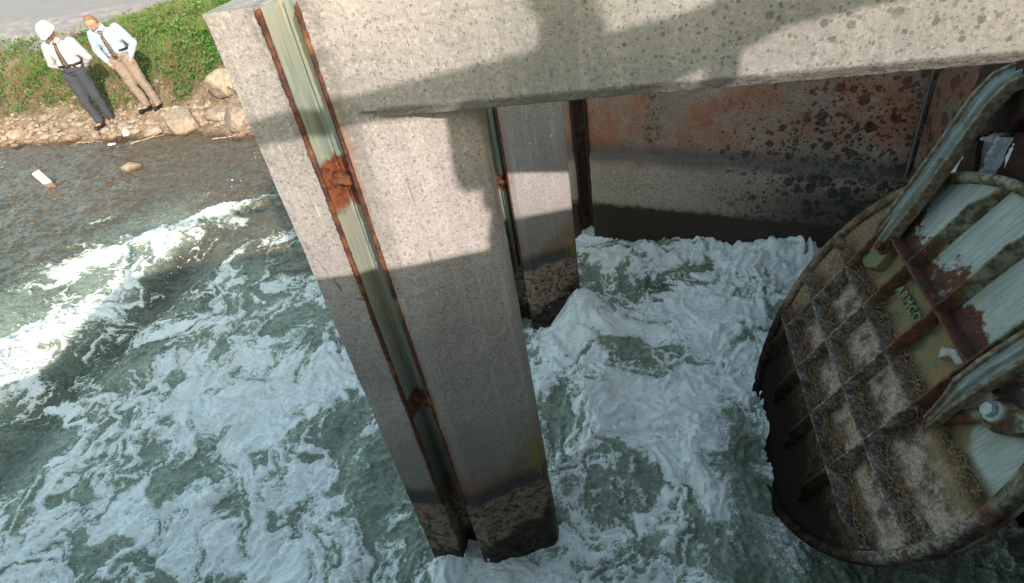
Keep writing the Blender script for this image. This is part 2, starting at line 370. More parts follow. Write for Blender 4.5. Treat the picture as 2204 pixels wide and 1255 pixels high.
# ------------------------------------------------------------------ concrete portals with steel guides
AX,AY=0,1.717
def portal(y0,beam=True):
    root=empty('concrete_pier',(-.9,y0+.23,0))
    bm=bmesh.new()
    def loc(p): return (p[0]+.9,p[1]-.23)
    T=.46
    col=[(-1.262,0),(-1.074,0),(-1.074,.13),(-.950,.13),(-.950,0),(-.875,0),(-.545,.180),(-.530,.20),(-.530,.27),(-.545,.29),(-.875,T),(-1.262,T)]
    prism(bm,[loc(p) for p in col],-1.2,2.80)
    top=[(-1.262,0),(-1.074,0),(-1.074,.13),(-.950,.13),(-.950,0),(-.80,0),(-.80,T),(-1.262,T)]
    prism(bm,[loc(p) for p in top],2.792,3.13)
    # the strut: (y,z) section with chamfered lower edges
    sec=[(.0,2.800),(.040,2.758),(T-.040,2.758),(T,2.800),(T,3.115),(T-.02,3.13),(.02,3.13),(.0,3.115)]
    if beam: prism(bm,[(a-.23,b) for a,b in sec],-.825+.9,2.16+.9,'x')
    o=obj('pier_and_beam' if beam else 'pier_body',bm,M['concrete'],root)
    voxel(o,.0085,0,[(.35,.010,1),(.05,.005,1),(.022,.0022,1)])
    for p in o.data.polygons: p.use_smooth=False
    # steel U guide set in the slot
    for nm,z0,z1,mt in (('guide_channel',.60,3.125,M['guide']),):
        bm=bmesh.new(); zs=[z0]+[z0+(z1-z0)*i/40 for i in range(1,40)]+[z1]
        inner=[(-1.065,.004),(-1.048,.080),(-1.036,.096),(-1.028,.070),(-.998,.066),(-.988,.104),(-.960,.104),(-.957,.004)]
        outer=[(-.953,.006),(-.953,.118),(-1.071,.118),(-1.071,.006)]
        pr=[(a+.9,b-.23) for a,b in inner+outer]
        rings=[]
        for z in zs:
            k=.006 if 1.42<z<2.57 else (0 if z>2.57 else .011)
            rings.append([bm.verts.new((a,b+(k if i in(1,2,3,4,5,6) else 0),z)) for i,(a,b) in enumerate(pr)])
        for i in range(len(rings)-1):
            for j in range(len(pr)): bm.faces.new([rings[i][j],rings[i][(j+1)%len(pr)],rings[i+1][(j+1)%len(pr)],rings[i+1][j]])
        bm.faces.new(rings[0]); bm.faces.new(rings[-1][::-1])
        obj(nm,bm,mt,root)
    # ragged rusty lips along both edges
    for xa,xb in ((-1.088,-1.062),(-.962,-.938)):
        bm=bmesh.new(); box(bm,((xa+xb)/2+.9,-.229,(3.125+.62)/2),(xb-xa-.010,.020,2.50))
        o=obj('guide_lip',bm,M['lip'],root); voxel(o,.0055,0,[(.12,.007,1),(.014,.009,1)])
    for z,h in ((2.545,.05),(1.40,.04)):
        bm=bmesh.new(); box(bm,(-1.011+.9,.060-.23,z),(.104,.045,h*.8),Matrix.Rotation(R(8),3,'Y'))
        o=obj('splice_plate',bm,M['rust'],root); voxel(o,.006,1,[(.04,.014,1)])
    root['_y']=y0
    return root
p1=portal(1.717)
tag(p1,'nearest pale concrete pier and beam with rust-streaked green steel slot, filling the picture middle','concrete pier','concrete piers with stop-log guides')
p2=portal(1.717+2.15,False)
tag(p2,'rear concrete pier seen behind the nearest one, with a sunlit band and brown drip spots','concrete pier','concrete piers with stop-log guides')
for r_ in (p1,p2): del r_['_y']
# ------------------------------------------------------------------ back wing wall, headwall, near wing wall
def wy(x): return 5.1836-.148*x      # front line of the far wall
bw=empty('back_wall',(0.5,5.3,0),'stained brown concrete wall behind the churning water, red blotches and dark foot','wall')
bm=bmesh.new()
def wallstrip(bm,x0,x1,off,z0,z1,th=.35):
    pts=[(x0-.5,wy(x0)-off-5.3),(x1-.5,wy(x1)-off-5.3),(x1-.5,wy(x1)+th-5.3),(x0-.5,wy(x0)+th-5.3)]
    prism(bm,pts,z0,z1)
wallstrip(bm,-2.4,-.605,-.02,.7,2.35); wallstrip(bm,-.470,2.45,-.02,.7,2.35); wallstrip(bm,-.62,-.46,-.09,-1.2,2.35)
# battered lower course with a sloping ledge that drops toward the gate
for x0,x1 in ((-2.4,-.605),(-.470,2.45)):
    v=[]
    for x in (x0,x1):
        zt=.885-.075*x
        for (o,z) in ((.035,-1.2),(.03,zt),(-.02,zt+.06),(-.3,zt+.06),(-.3,-1.2)):
            v.append(bm.verts.new((x-.5,wy(x)-o-5.3,z)))
    for j in range(5): bm.faces.new([v[j],v[(j+1)%5],v[5+(j+1)%5],v[5+j]])
    bm.faces.new(v[:5]); bm.faces.new(v[5:][::-1])
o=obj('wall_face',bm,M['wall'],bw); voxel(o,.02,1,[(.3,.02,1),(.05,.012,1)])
bm=bmesh.new()
a=-.605; b=-.470
for x0,x1,o_ in ((a,a+.022,.012),(b-.022,b,.012),(a,b,-.05)):
    prism(bm,[(x0-.5,wy(x0)-o_-5.3),(x1-.5,wy(x1)-o_-5.3),(x1-.5,wy(x1)-o_+.05-5.3),(x0-.5,wy(x0)-o_+.05-5.3)],.28,2.3)
o=obj('guide_channel',bm,M['darkrust'],bw); voxel(o,.009,0,[(.05,.01,1)])
bm=bmesh.new(); cyl(bm,(2.135-.5,wy(2.135)-5.3-.004,.3),(2.12-.5,wy(2.12)-5.3-.004,2.3),.012,n=8)
obj('joint_seal',bm,plain('old_joint_sealant',(.13,.115,.10),.9),bw)
# headwall with the round pipe mouth
hw=empty('headwall',(2.3,2.8,0),'dark concrete headwall behind the flap gate at the right edge','wall')
bm=bmesh.new()
cy,cz,rr=2.80-2.8,.95,.98
N_=64; fr=[];bk=[]; of=[];ob=[]
def sq(a):
    c,s=math.cos(a),math.sin(a); y0,y1,z0,z1=-2.05,2.05,-1.2-cz,3.75-cz
    k=min((y1 if c>0 else y0)/c if abs(c)>1e-6 else 1e9,(z1 if s>0 else z0)/s if abs(s)>1e-6 else 1e9)
    return c*k,s*k
angs=sorted(set([2*math.pi*i/N_ for i in range(N_)]+[math.atan2(z,y)%(2*math.pi) for y in(-2.05,2.05) for z in(-1.2-cz,3.75-cz)]))
for a in angs:
    c,s=math.cos(a)*rr,math.sin(a)*rr; q=sq(a)
    fr.append(bm.verts.new((-.14,cy+c,cz+s))); bk.append(bm.verts.new((1.6,cy+c,cz+s)))
    of.append(bm.verts.new((-.14,cy+q[0],cz+q[1]))); ob.append(bm.verts.new((1.6,cy+q[0],cz+q[1])))
for i in range(len(angs)):
    j=(i+1)%len(angs)
    bm.faces.new([fr[i],fr[j],of[j],of[i]]); bm.faces.new([fr[i],bk[i],bk[j],fr[j]]); bm.faces.new([of[i],of[j],ob[j],ob[i]]); bm.faces.new([bk[i],ob[i],ob[j],bk[j]])
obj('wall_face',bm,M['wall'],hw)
bm=bmesh.new()
rings=[]
for (x,r0) in ((-.142,.985),(-.142,1.12),(-.30,1.12),(-.30,1.0),(-.33,1.0),(-.33,.96),(-.142,.96)):
    rings.append([bm.verts.new((x,cy+math.cos(2*math.pi*i/72)*r0,cz+math.sin(2*math.pi*i/72)*r0)) for i in range(72)])
for k in range(len(rings)):
    A,B=rings[k],rings[(k+1)%len(rings)]
    for i in range(72): bm.faces.new([A[i],A[(i+1)%72],B[(i+1)%72],B[i]])
obj('seat_ring',bm,M['darkrust'],hw)
bm=bmesh.new(); cyl(bm,(1.55,cy,cz),(1.58,cy,cz),1.2,n=48); obj('pipe_end',bm,plain('pipe_darkness',(.01,.01,.01),.9),hw)
# near wing wall that carries the viewpoint
nw=empty('near_wing_wall',(0,0,0),'pale concrete wing wall with level top under the viewpoint','wall')
bm=bmesh.new()
def ny(x): return .10+.26*x
out=[(-4.2,.4),(-1.9,3.12),(2.16,3.12)]
v=[]
for side in (0,-.40):
    for x,z in out+[(2.16,-1.2),(-4.2,-1.2)]: v.append(bm.verts.new((x,ny(x)+side,z)))
for j in range(5): bm.faces.new([v[j],v[(j+1)%5],v[5+(j+1)%5],v[5+j]])
bm.faces.new(v[:5]); bm.faces.new(v[5:][::-1])
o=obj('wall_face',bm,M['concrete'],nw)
# pipe railing on that wall: rail, posts
rl=empty('pipe_railing',(0,0,0),'grey steel pipe railing standing on the near wing wall','railing')
gal=plain('galvanised_pipe',(.35,.36,.36),.45)
def ry(x): return -.15+.26*x
bm=bmesh.new(); cyl(bm,(-1.9,ry(-1.9),3.85),(2.1,ry(2.1),3.85),.042,n=20); obj('rail',bm,gal,rl,True)
for x in (-1.7,1.385):
    # the post's shadow falls down the beam
    bm=bmesh.new(); cyl(bm,(x,ry(x),3.12),(x,ry(x),3.85),.036,n=20); obj('post',bm,gal,rl,True)
    bm=bmesh.new(); cyl(bm,(x,ry(x),3.12),(x,ry(x),3.135),.075,n=20); obj('base_flange',bm,gal,rl,True)
# ------------------------------------------------------------------ flap gate
th=R(60.70); O=Vector((1.0554,3.3742,.3795))
Ud=Vector((0,-1,0)); Vd=Vector((math.cos(th),0,math.sin(th))); Nd=Ud.cross(Vd)
Mg=Matrix((Ud,Vd,Nd)).transposed().to_4x4(); Mg.translation=O; Mi=Mg.inverted()
gate=empty('flap_gate',(0,0,0),'huge rusty round cast iron flap gate with square ribs, hanging half open over the foam','flap gate')
gate.matrix_world=Mg
GC=(.665,.458); GR=1.105
bm=bmesh.new()
NR=96
def gz(r): return .05*(1-(r/GR)**2)*0.6      # slightly domed plate
rings=[]
for k,r_ in enumerate([0]+[GR*i/22 for i in range(1,23)]):
    if k==0: c0=bm.verts.new((GC[0],GC[1],gz(0))); continue
    rings.append([bm.verts.new((GC[0]+r_*math.cos(2*math.pi*i/NR),GC[1]+r_*math.sin(2*math.pi*i/NR),gz(r_)-.018)) for i in range(NR)])
for i in range(NR): bm.faces.new([c0,rings[0][i],rings[0][(i+1)%NR]])
for k in range(len(rings)-1):
    for i in range(NR): bm.faces.new([rings[k][i],rings[k+1][i],rings[k+1][(i+1)%NR],rings[k][(i+1)%NR]])
b1=[bm.verts.new((GC[0]+GR*math.cos(2*math.pi*i/NR),GC[1]+GR*math.sin(2*math.pi*i/NR),-.095)) for i in range(NR)]
for i in range(NR): bm.faces.new([rings[-1][i],b1[i],b1[(i+1)%NR],rings[-1][(i+1)%NR]])
bm.faces.new(b1)
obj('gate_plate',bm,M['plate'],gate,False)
# rim bead, thicker along the top
bm=bmesh.new(); sec=[(-.045,-.012),(-.042,.012),(-.02,.024),(.006,.020),(.014,.0),(.014,-.05),(-.03,-.03)]
prev=None; first=None
for i in range(NR+1):
    a=2*math.pi*i/NR; k=1+1.0*max(0,math.sin(a))**3
    ring=[bm.verts.new((GC[0]+(GR+p)*math.cos(a),GC[1]+(GR+p)*math.sin(a),q*k)) for p,q in sec] if i<NR else first
    if prev:
        for j in range(len(sec)): bm.faces.new([prev[j],prev[(j+1)%len(sec)],ring[(j+1)%len(sec)],ring[j]])
    prev=ring; first=first or ring
obj('rim',bm,M['rib'],gate,True)
def chord_u(v,m=.05):
    h=math.sqrt(max(0,(GR-m)**2-(v-GC[1])**2)); return GC[0]-h,GC[0]+h
def chord_v(u,m=.05):
    h=math.sqrt(max(0,(GR-m)**2-(u-GC[0])**2)); return GC[1]-h,GC[1]+h
def rib(a,b,h0,wd,name='rib',n=60):
    bm=bmesh.new(); a=Vector((*a,0));b=Vector((*b,0)); d=(b-a).normalized(); s=Vector((-d.y,d.x,0)); rg=[]
    for i in range(n+1):
        t=i/n; p=a.lerp(b,t); L=(b-a).length
        e=min(1,min(t,1-t)*L/.16); h=h0*(.25+.75*e)
        j=(random.random()-.5)*.004; hj=(random.random()-.5)*.006
        rg.append([bm.verts.new(p+s*(wd*1.1+j)+Vector((0,0,-.03))),bm.verts.new(p+s*(wd*.5+j)+Vector((0,0,h*.8))),bm.verts.new(p+s*(wd*.3+j)+Vector((0,0,h+hj))),
                   bm.verts.new(p-s*(wd*.3-j)+Vector((0,0,h+hj))),bm.verts.new(p-s*(wd*.5-j)+Vector((0,0,h*.8))),bm.verts.new(p-s*(wd*1.1-j)+Vector((0,0,-.03)))])
    for i in range(n):
        for j in range(6): bm.faces.new([rg[i][j],rg[i][(j+1)%6],rg[i+1][(j+1)%6],rg[i+1][j]])
    bm.faces.new(rg[0]); bm.faces.new(rg[-1][::-1])
    return obj(name,bm,M['rib'],gate)
VR=[0.0,.276,.596,.925]; UR=[0.0,.388,.775,1.163]
for k,v in enumerate(VR):
    u0,u1=chord_u(v)
    if k==2: u1=1.26
    if k==3: u0=-.03;u1=1.30
    rib((u0,v),(u1,v),.095 if k<3 else .085,.022)
for u in UR:
    v0,v1=chord_v(u,.03); v0=max(v0,-.36)
    rib((u,v0),(u,v1),.088,.020)
rib((1.32,.30),(1.75,.36),.02,.02)
# raised maker's lettering
def text(s,size,mat,parent,name,loc,ext=.004,rz=0):
    cu=bpy.data.curves.new(name,'FONT'); cu.body=s; cu.size=size; cu.extrude=ext; cu.bevel_depth=.0025; cu.align_x='CENTER'; cu.align_y='CENTER'; cu.space_character=1.15
    o=bpy.data.objects.new(name,cu); COL.objects.link(o); bpy.context.view_layer.update()
    me=bpy.data.meshes.new_from_object(o.evaluated_get(bpy.context.evaluated_depsgraph_get())); bpy.data.objects.remove(o)
    me.materials.append(mat) if not me.materials else None
    o=link(bpy.data.objects.new(name,me),parent); o.location=loc; o.rotation_euler=(0,0,rz); return o
text('ARMCO',.076,plain('mossy_letter_iron',(.15,.18,.10),.8,.3,60),gate,'raised_lettering',(.575,.80,.034),.006)
# bosses, bolts
def hexbolt(c,r,h,mat,name,axis=(0,0,1)):
    bm=bmesh.new(); c=Vector(c); ax=Vector(axis).normalized()
    cyl(bm,c,c+ax*.01,r*1.45,r*1.35,24)
    cyl(bm,c+ax*.02,c+ax*(.02+h),r,r*.94,6)
    return obj(name,bm,mat,gate)
boltmat=plain('bare_bolt_steel',(.36,.41,.41),.35,.2,40)
M['flange']=mat_rust('worn_flange_paint',(.24,.23,.17),(.12,.085,.05),(.20,.13,.06))
bm=bmesh.new()
pts=[(.02,.60),(.16,.585),(.30,.70),(.27,.86),(.20,.95),(.10,.97),(.03,.90)]
prism(bm,[(.045+(a-.02)*.55,.80+(b-.78)*.55) for a,b in pts],-.01,.07)
o=obj('hinge_boss',bm,M['plate'],gate); voxel(o,.008,2)
hexbolt((.135,.86,.072),.030,.03,M['rust'],'pin_bolt')
# far right boss with the big shiny bolt
bm=bmesh.new(); prism(bm,[(1.33,.84),(1.38,.81),(1.46,.83),(1.53,.90),(1.56,.97),(1.45,.99),(1.36,.95)],-.01,.035)
cyl(bm,(1.425,.905,.03),(1.425,.905,.065),.062,.054,28); cyl(bm,(1.27,.66,.02),(1.40,.86,.045),.030,.034,12)
o=obj('hinge_boss',bm,M['rib'],gate); voxel(o,.008,1,[(.05,.008)])
hexbolt((1.425,.905,.065),.033,.020,boltmat,'pin_bolt')
hexbolt((1.215,.585,.05),.024,.03,M['rust'],'pin_bolt',(-.3,-.6,.6))
hexbolt((.00,.615,.05),.02,.03,M['rust'],'pin_bolt',(-.6,.2,.6))
bm=bmesh.new(); prism(bm,[(.96,.845),(1.03,.90),(1.12,.895),(1.10,.86),(1.03,.855),(1.0,.80)],.0,.055)
o=obj('broken_lug',bm,plain('chipped_white_paint',(.36,.37,.33),.7),gate); voxel(o,.008,1)
# the two cast arms (world path -> gate space)
PR=[(a_,b_*1.15) for a_,b_ in [(-.105,-.03),(-.115,.03),(-.098,.045),(-.078,.012),(-.030,.008),(-.022,.035),(-.002,.046),(.014,.030),(.022,.004),(.050,.0),(.060,.012),(.078,.010),(.092,.038),(.112,.030),(.105,-.03)]]
def arm(path,taper,sc=1.0):
    bm=bmesh.new()
    pw=[Mi@Vector(p) for p in path]
    # denser path
    q=[];tp=[]
    for i in range(len(pw)-1):
        for k in range(6): q.append(pw[i].lerp(pw[i+1],k/6)); tp.append(taper[i]+(taper[i+1]-taper[i])*k/6)
    q.append(pw[-1]); tp.append(taper[-1])
    sweep(bm,q,[(a*sc,b*sc) for a,b in PR],(1,0,0),tp)
    o=obj('hinge_arm',bm,M['arm'],gate,False)
    voxel(o,.0075,0,[(.06,.004)])
    for e in (-1,1):
        bm=bmesh.new(); c=e*.108*sc
        sweep(bm,q,[(c-.012,-.035*sc),(c-.012,.062*sc),(c+.012,.062*sc),(c+.012,-.035*sc)],(1,0,0),tp)
        f=obj('arm_flange',bm,M['flange'],o); voxel(f,.006,0,[(.04,.006),(.012,.003)])
    return o
arm([(1.385,3.36,.985),(1.415,3.355,1.04),(1.461,3.35,1.204),(1.570,3.35,1.482),(1.680,3.35,1.792),(1.742,3.35,1.970),(1.800,3.35,2.073),(1.885,3.35,2.115),(2.18,3.35,2.15)],[.45,.8,1,1,1,1,1,1,1],.70)
arm([(1.315,2.085,.955),(1.330,2.075,1.02),(1.350,2.065,1.12),(1.378,2.06,1.215),(1.440,2.06,1.322),(1.522,2.06,1.445),(1.66,2.06,1.65),(1.90,2.06,2.0),(2.18,2.06,2.2)],[.42,.5,.62,.92,1,1,1,1,1],.52)
# straw and twigs caught in the ribs
straw=NT('dead_straw',.9,.1); straw.co=straw.g
straw=straw.done(straw.mix(straw.r(straw.noise(60,2),.35,.65),(.09,.05,.028),(.30,.20,.12)))
bm=bmesh.new()
def sliver(bm,p,d,n,l,w):
    d=d.normalized(); s=d.cross(n).normalized()*w; p=Vector(p)
    mid=p+d*l*.5+n*random.uniform(-.2,.35)*l*.3
    a=[bm.verts.new(p-s),bm.verts.new(p+s),bm.verts.new(mid+s),bm.verts.new(mid-s),bm.verts.new(p+d*l)]
    bm.faces.new(a[:4]); bm.faces.new([a[3],a[2],a[4]])
for _ in range(3800):
    v=random.choice(VR[:3]+[VR[0],VR[1]]); u0,u1=chord_u(v,.1); u=random.uniform(u0,u1)
    off=abs(random.gauss(0,.038))+.012
    a=random.gauss(0,.55)
    if v+off<.03 and random.random()<.8: continue
    p=(u,v+off,max(.012,.075-off)*random.uniform(.3,1)+.004)
    sliver(bm,p,Vector((math.cos(a),math.sin(a),random.uniform(-.1,.2))),Vector((0,0,1)),random.uniform(.02,.09),random.uniform(.0009,.0026))
for _ in range(260):
    a=random.uniform(0,6.28); r_=GR*math.sqrt(random.random())*.9
    u,v=GC[0]+r_*math.cos(a),GC[1]+r_*math.sin(a)
    if v>.62 or v<.02: continue
    sliver(bm,(u,v,gz(r_)+.0),Vector((math.cos(a*3),math.sin(a*5),.05)),Vector((0,0,1)),random.uniform(.02,.08),.0012)
o=obj('straw_debris',bm,straw,gate); o['kind']='stuff'
# white leaking spray in the gap behind the gate's top
spr=NT('white_spray',.6,.3); spr=spr.done(spr.mix(spr.r(spr.noise(1,5,.7,co=spr.scale((20,60,6))),.3,.6),(.45,.52,.58),(.95,.97,1)),bump=spr.bump(spr.noise(30,5,.7),.9,.02))
bm=bmesh.new(); g=[]
for i in range(40):
    row=[]
    for j in range(40):
        y=3.12+.78*i/39; z=1.12+.62*j/39+ (3.5-y)*.25
        row.append(bm.verts.new((1.93+.05*math.sin(y*31)+.03*math.sin(y*77+z*9)+random.uniform(-.008,.008),y,z)))
    g.append(row)
for i in range(39):
    for j in range(39): bm.faces.new([g[i][j],g[i+1][j],g[i+1][j+1],g[i][j+1]])
o=obj('leaking_spray',bm,spr,None,True); tag(o,'bright white curtain of leaking water in the gap above the flap gate','water spray')
bm=bmesh.new()
def ragged(pts,x,n=8,a=.012):
    out=[]
    for i,p in enumerate(pts):
        q=pts[(i+1)%len(pts)]
        for k in range(n):
            t=k/n; out.append((p[0]+(q[0]-p[0])*t+random.uniform(-a,a),p[1]+(q[1]-p[1])*t+random.uniform(-a,a)))
    prism(bm,out,x,x+.03,'x')
ragged([(3.50,1.20),(3.66,1.36),(3.585,1.66),(3.52,1.68),(3.47,1.55),(3.44,1.40)],1.86)
ragged([(3.56,1.68),(3.46,1.76),(3.30,1.83),(3.22,1.95),(3.25,2.3),(3.6,2.3),(3.75,1.9)],1.86)
ragged([(3.30,1.20),(3.27,1.50),(3.215,1.86),(2.9,1.9),(2.85,1.2)],1.86)
o=obj('torn_rubber_seal',bm,mat_rust('brown_rubber',(.055,.028,.022),(.03,.018,.015),(.08,.045,.03))); tag(o,'torn dark brown rubber seal with ragged edge, behind the flap gate top','seal')
# ------------------------------------------------------------------ water
def axis(segs):
    out=[]
    for a,b,n in segs: out+=list(np.linspace(a,b,n,endpoint=False))
    out.append(segs[-1][1]); return np.array(out)
xs=axis([(-70,-16,60),(-16,-6.6,360),(-6.6,2.16,680),(2.16,3.7,20)])
ys=axis([(-25,-1,30),(-1,1.2,40),(1.2,6.2,400),(6.2,9.9,190)])
Xg,Yg=np.meshgrid(xs,ys)
def G(cx,cy,sx,sy,ang=0,a=1):
    c,s=math.cos(R(ang)),math.sin(R(ang)); dx=Xg-cx; dy=Yg-cy
    return a*np.exp(-(((dx*c+dy*s)/sx)**2+((-dx*s+dy*c)/sy)**2))
def seg(pts,w,amps):
    """soft stroke along a polyline"""
    out=np.zeros_like(Xg)
    for (a,b,(w0,w1),(q0,q1)) in zip(pts[:-1],pts[1:],zip(w[:-1],w[1:]),zip(amps[:-1],amps[1:])):
        dx,dy=b[0]-a[0],b[1]-a[1]; L2=dx*dx+dy*dy
        t=(((Xg-a[0])*dx+(Yg-a[1])*dy)/L2).clip(0,1)
        d=np.hypot(Xg-a[0]-t*dx,Yg-a[1]-t*dy); ww=w0+(w1-w0)*t
        out=np.maximum(out,(q0+(q1-q0)*t)*np.exp(-(d/ww)**2))
    return out
yw_x=[-70,-12.6,-9.8,-7.8,-6.5,-5,-3.5,-2.2,-1.9,3.7]; yw_y=[9.6,9.45,9.31,9.2,8.85,8.3,7.3,6.2,6.2,6.2]
sh=np.interp(Xg,yw_x,yw_y)-Yg+8*sst(-3.4,-1.9,Xg)         # distance out from the bank
wx=fbm(Xg*.9,Yg*.9,3,5)*.55; wy_=fbm(Xg*.9+40,Yg*.9,3,9)*.55
Wx=Xg+wx+fbm(Xg*3.1,Yg*3.1,3,15)*.16; Wy=Yg+wy_+fbm(Xg*3.1,Yg*3.1+9,3,19)*.16
# density of foam
D=np.full_like(Xg,.35)
D+=G(-3.3,2.9,1.35,.85,15,.62)+G(-2.7,3.3,.45,.5,0,.25)+G(-3.0,1.7,1.4,.5,10,.45)+G(-3.5,4.2,.55,.9,70,.22)+G(-4.4,4.9,.4,.35,0,.25)+G(-4.5,2.35,.22,.30,0,.40)
D+=G(-4.4,3.35,.25,.3,0,.3)+G(-1.7,1.6,.5,.4,0,.22)+G(-2.0,3.6,.5,.6,0,.25)+G(-4.6,1.2,.8,.5,0,.2)
D-=G(-2.35,2.75,.42,.22,30,.45)+G(-1.85,2.35,.55,.25,0,.22)+G(-3.7,2.3,.35,.18,0,.3)+G(-2.6,1.95,.3,.12,0,.3)+G(-3.0,3.8,.4,.25,0,.2)
bay=sst(-1.5,-.6,Xg)*sst(6,5.2,Yg)
D+=bay*.47+G(.3,3.1,.9,1.0,0,.16)+G(1.0,4.95,.8,.3,-8,.30)+G(-.45,3.85,.3,.4,0,.2)+G(-.2,2.9,.5,.35,0,.12)
D+=G(.7,4.75,1.2,.35,-8,.18)
D-=G(-.2,5.30,.50,.26,0,.62)+G(.15,4.45,.50,.26,20,.50)+G(.2,3.5,.5,.12,10,.15)+G(.05,2.38,.25,.14,0,.34)+G(-.55,2.85,.16,.2,0,.35)+G(.75,2.4,.25,.5,0,.22)+G(.62,4.75,.25,.10,10,.28)
# the standing crest across the stream
cr=seg([(-6.9,2.2),(-6.25,3.2),(-6.0,3.8),(-5.97,4.4),(-5.85,4.95),(-5.75,5.6),(-5.55,6.1),(-5.1,6.5),(-4.3,6.9)],[.85,.62,.40,.30,.26,.26,.22,.16,.1],[.80,.74,.66,.44,.40,.46,.48,.40,.15])
cr2=seg([(-7.7,5.0),(-6.7,5.12),(-6.3,5.5),(-5.95,6.0),(-5.5,6.35)],[.12,.22,.2,.14,.1],[.15,.50,.55,.45,.3])
cr3=seg([(-7.9,6.0),(-7.4,6.25),(-7.0,6.4)],[.12,.14,.1],[.25,.42,.15])
D+=cr+cr2+cr3+seg([(-7.6,3.6),(-7.2,4.6),(-6.7,5.3)],[.3,.35,.2],[.25,.2,.1])
# dark smooth trough downstream of the crest
D-=seg([(-5.2,2.0),(-5.25,3.0),(-5.25,3.9),(-5.2,5.1),(-4.7,5.9)],[.35,.30,.28,.32,.3],[.22,.2,.18,.18,.15])
D-=seg([(-5.5,5.3),(-5.35,4.8)],[.2,.2],[.3,.3])
vein=ridged(Wx*1.9,Wy*2.3,3,31)*.55+ridged(Wx*5.5+3,Wy*6.5,3,37)*.45
body=fbm(Wx*2.6,Wy*2.6,5,51,.6)*.9+.5
W1x=Wx+fbm(Wx*2.4,Wy*2.4,2,255)*.34; W1y=Wy+fbm(Wx*2.4+5,Wy*2.4,2,257)*.34
W2x=W1x+fbm(Xg*9,Yg*9,2,55)*.06; W2y=W1y+fbm(Xg*9+5,Yg*9,2,57)*.06
lx=W2x+(.15+.16*sst(-1.2,-3.5,Xg))*W2y; ly=W2y*(1-.60*sst(-1.2,-3.5,Xg))
lace=.44*ridged(lx*2.6,ly*2.6,2,41)+.34*ridged(lx*7,ly*7,2,43)+.22*ridged(lx*19,ly*19,2,47)
Dl=D*.95+.85*fbm(W1x*1.2,W1y*1.2,3,61)+.55*fbm(lx*3.2,ly*3.2,4,63)
foam=sst(.22,1.02,Dl+(lace-.30)*1.25)
# thin cross-stream threads in the trough and calm water
thr=ridged((Wx+.27*Wy)*3.2,Wy*.55,3,71)
foam=np.maximum(foam,sst(.72,.97,thr)*.55*sst(-7.2,-5.8,Xg)*sst(-3.0,-4.6,Xg)*sst(6.8,5.6,Yg))
calm=sst(3.9,1.2,sh)+sst(-6.4,-8.0,Xg); calm=calm.clip(0,1)
foam*=1-.75*calm*(1-sst(.2,.5,cr+cr2+cr3))
foam=np.maximum(foam,.35*sst(.80,.98,ridged(Wx*1.5,Wy*7,2,91))*sst(7.4,6.2,Yg)*sst(-5.5,-7,Xg))
# milk: aerated green water
milk=(.20+.95*(D.clip(0,1))+fbm(Wx*1.2,Wy*1.2,3,77)*.5)*(1-calm*.85)
milk*=1-.6*seg([(-5.2,2.0),(-5.25,3.9),(-4.9,5.3)],[.45,.45,.5],[1,1,1])
# height
amp=.35+.65*bay
lump=fbm(Xg*1.5+wx,Yg*1.7,3,101)*.17+fbm(Wx*4.5,Wy*4.5,4,111,.55)*.075
Z=(lump*(1-.25*bay))*(.30+.9*D.clip(0,1.2))*(.55+.38*bay)
Z+=fbm(Wx*14,Wy*14,3,121)*.022*(.3+foam)+bay*fbm(W1x*7,W1y*7,3,123)*.030+(lace-.3)*.035*(.2+D.clip(0,1))
Z-=G(.95,2.6,.30,.8,0,.10)+G(1.4,1.8,.6,.3,0,.16)
Z+=vein*.035*(.2+foam)
Z+=(cr*.22+cr2*.10+cr3*.05)*(.6+.5*body)
Z-=seg([(-5.25,1.8),(-5.3,3.0),(-5.3,3.9),(-5.2,5.1)],[.35,.30,.28,.3],[.14,.14,.14,.1])
rip=fbm(Xg*1.6,Yg*5.0,4,131,.6)*.035+fbm(Xg*5+wx,Yg*12,3,141)*.012
Z+=rip*(.4+.6*calm)
Z+=G(-.42,5.62,.26,.24,0,.36)*(.7+.6*body)+G(-.15,5.5,.3,.15,0,.14)+G(-.52,4.02,.17,.2,0,.20)*(.7+.6*body)+G(1.45,5.02,.12,.06,0,.20)*(.5+body)+G(.9,5.0,.9,.25,-8,.05)
Z+=G(-.35,3.75,.5,.35,60,.06)
foam=np.maximum(foam,G(1.45,5.0,.14,.08,0,.8)*sst(.35,.7,vein)); foam=np.maximum(foam,G(-.42,5.68,.3,.2,0,1)*sst(.45,.62,vein)*.9)
foam=np.maximum(foam,(G(-1.0,1.68,.5,.09,5,.5)+G(-.5,1.9,.12,.12,0,.4)+G(-1.3,1.9,.1,.4,0,.45))*sst(.38,.6,vein))
foam=foam*(1-G(.62,2.4,.16,.75,0,.85)*(.6+1.2*(lace-.2)).clip(0,1))   # lee right under the gate
fl=G(1.35,1.75,.8,.35,0,1); foam=np.maximum(foam*(1-fl),fl*(.42+.3*fbm(Xg*2,Yg*16,3,151)))
far=(np.abs(Xg+5)>14)|(Yg<-1.2); foam=np.where(far,foam*.3,foam)
me=bpy.data.meshes.new('river_water')
ny_,nx_=Xg.shape
me.vertices.add(nx_*ny_); me.vertices.foreach_set('co',np.stack([Xg,Yg,Z],-1).astype(np.float32).ravel())
idx=np.arange(nx_*ny_).reshape(ny_,nx_); q=np.stack([idx[:-1,:-1],idx[:-1,1:],idx[1:,1:],idx[1:,:-1]],-1).reshape(-1,4)
me.loops.add(q.size); me.loops.foreach_set('vertex_index',q.ravel().astype(np.int32))
me.polygons.add(len(q)); me.polygons.foreach_set('loop_start',(np.arange(len(q))*4).astype(np.int32)); me.polygons.foreach_set('use_smooth',np.ones(len(q),bool))
me.update(calc_edges=True)
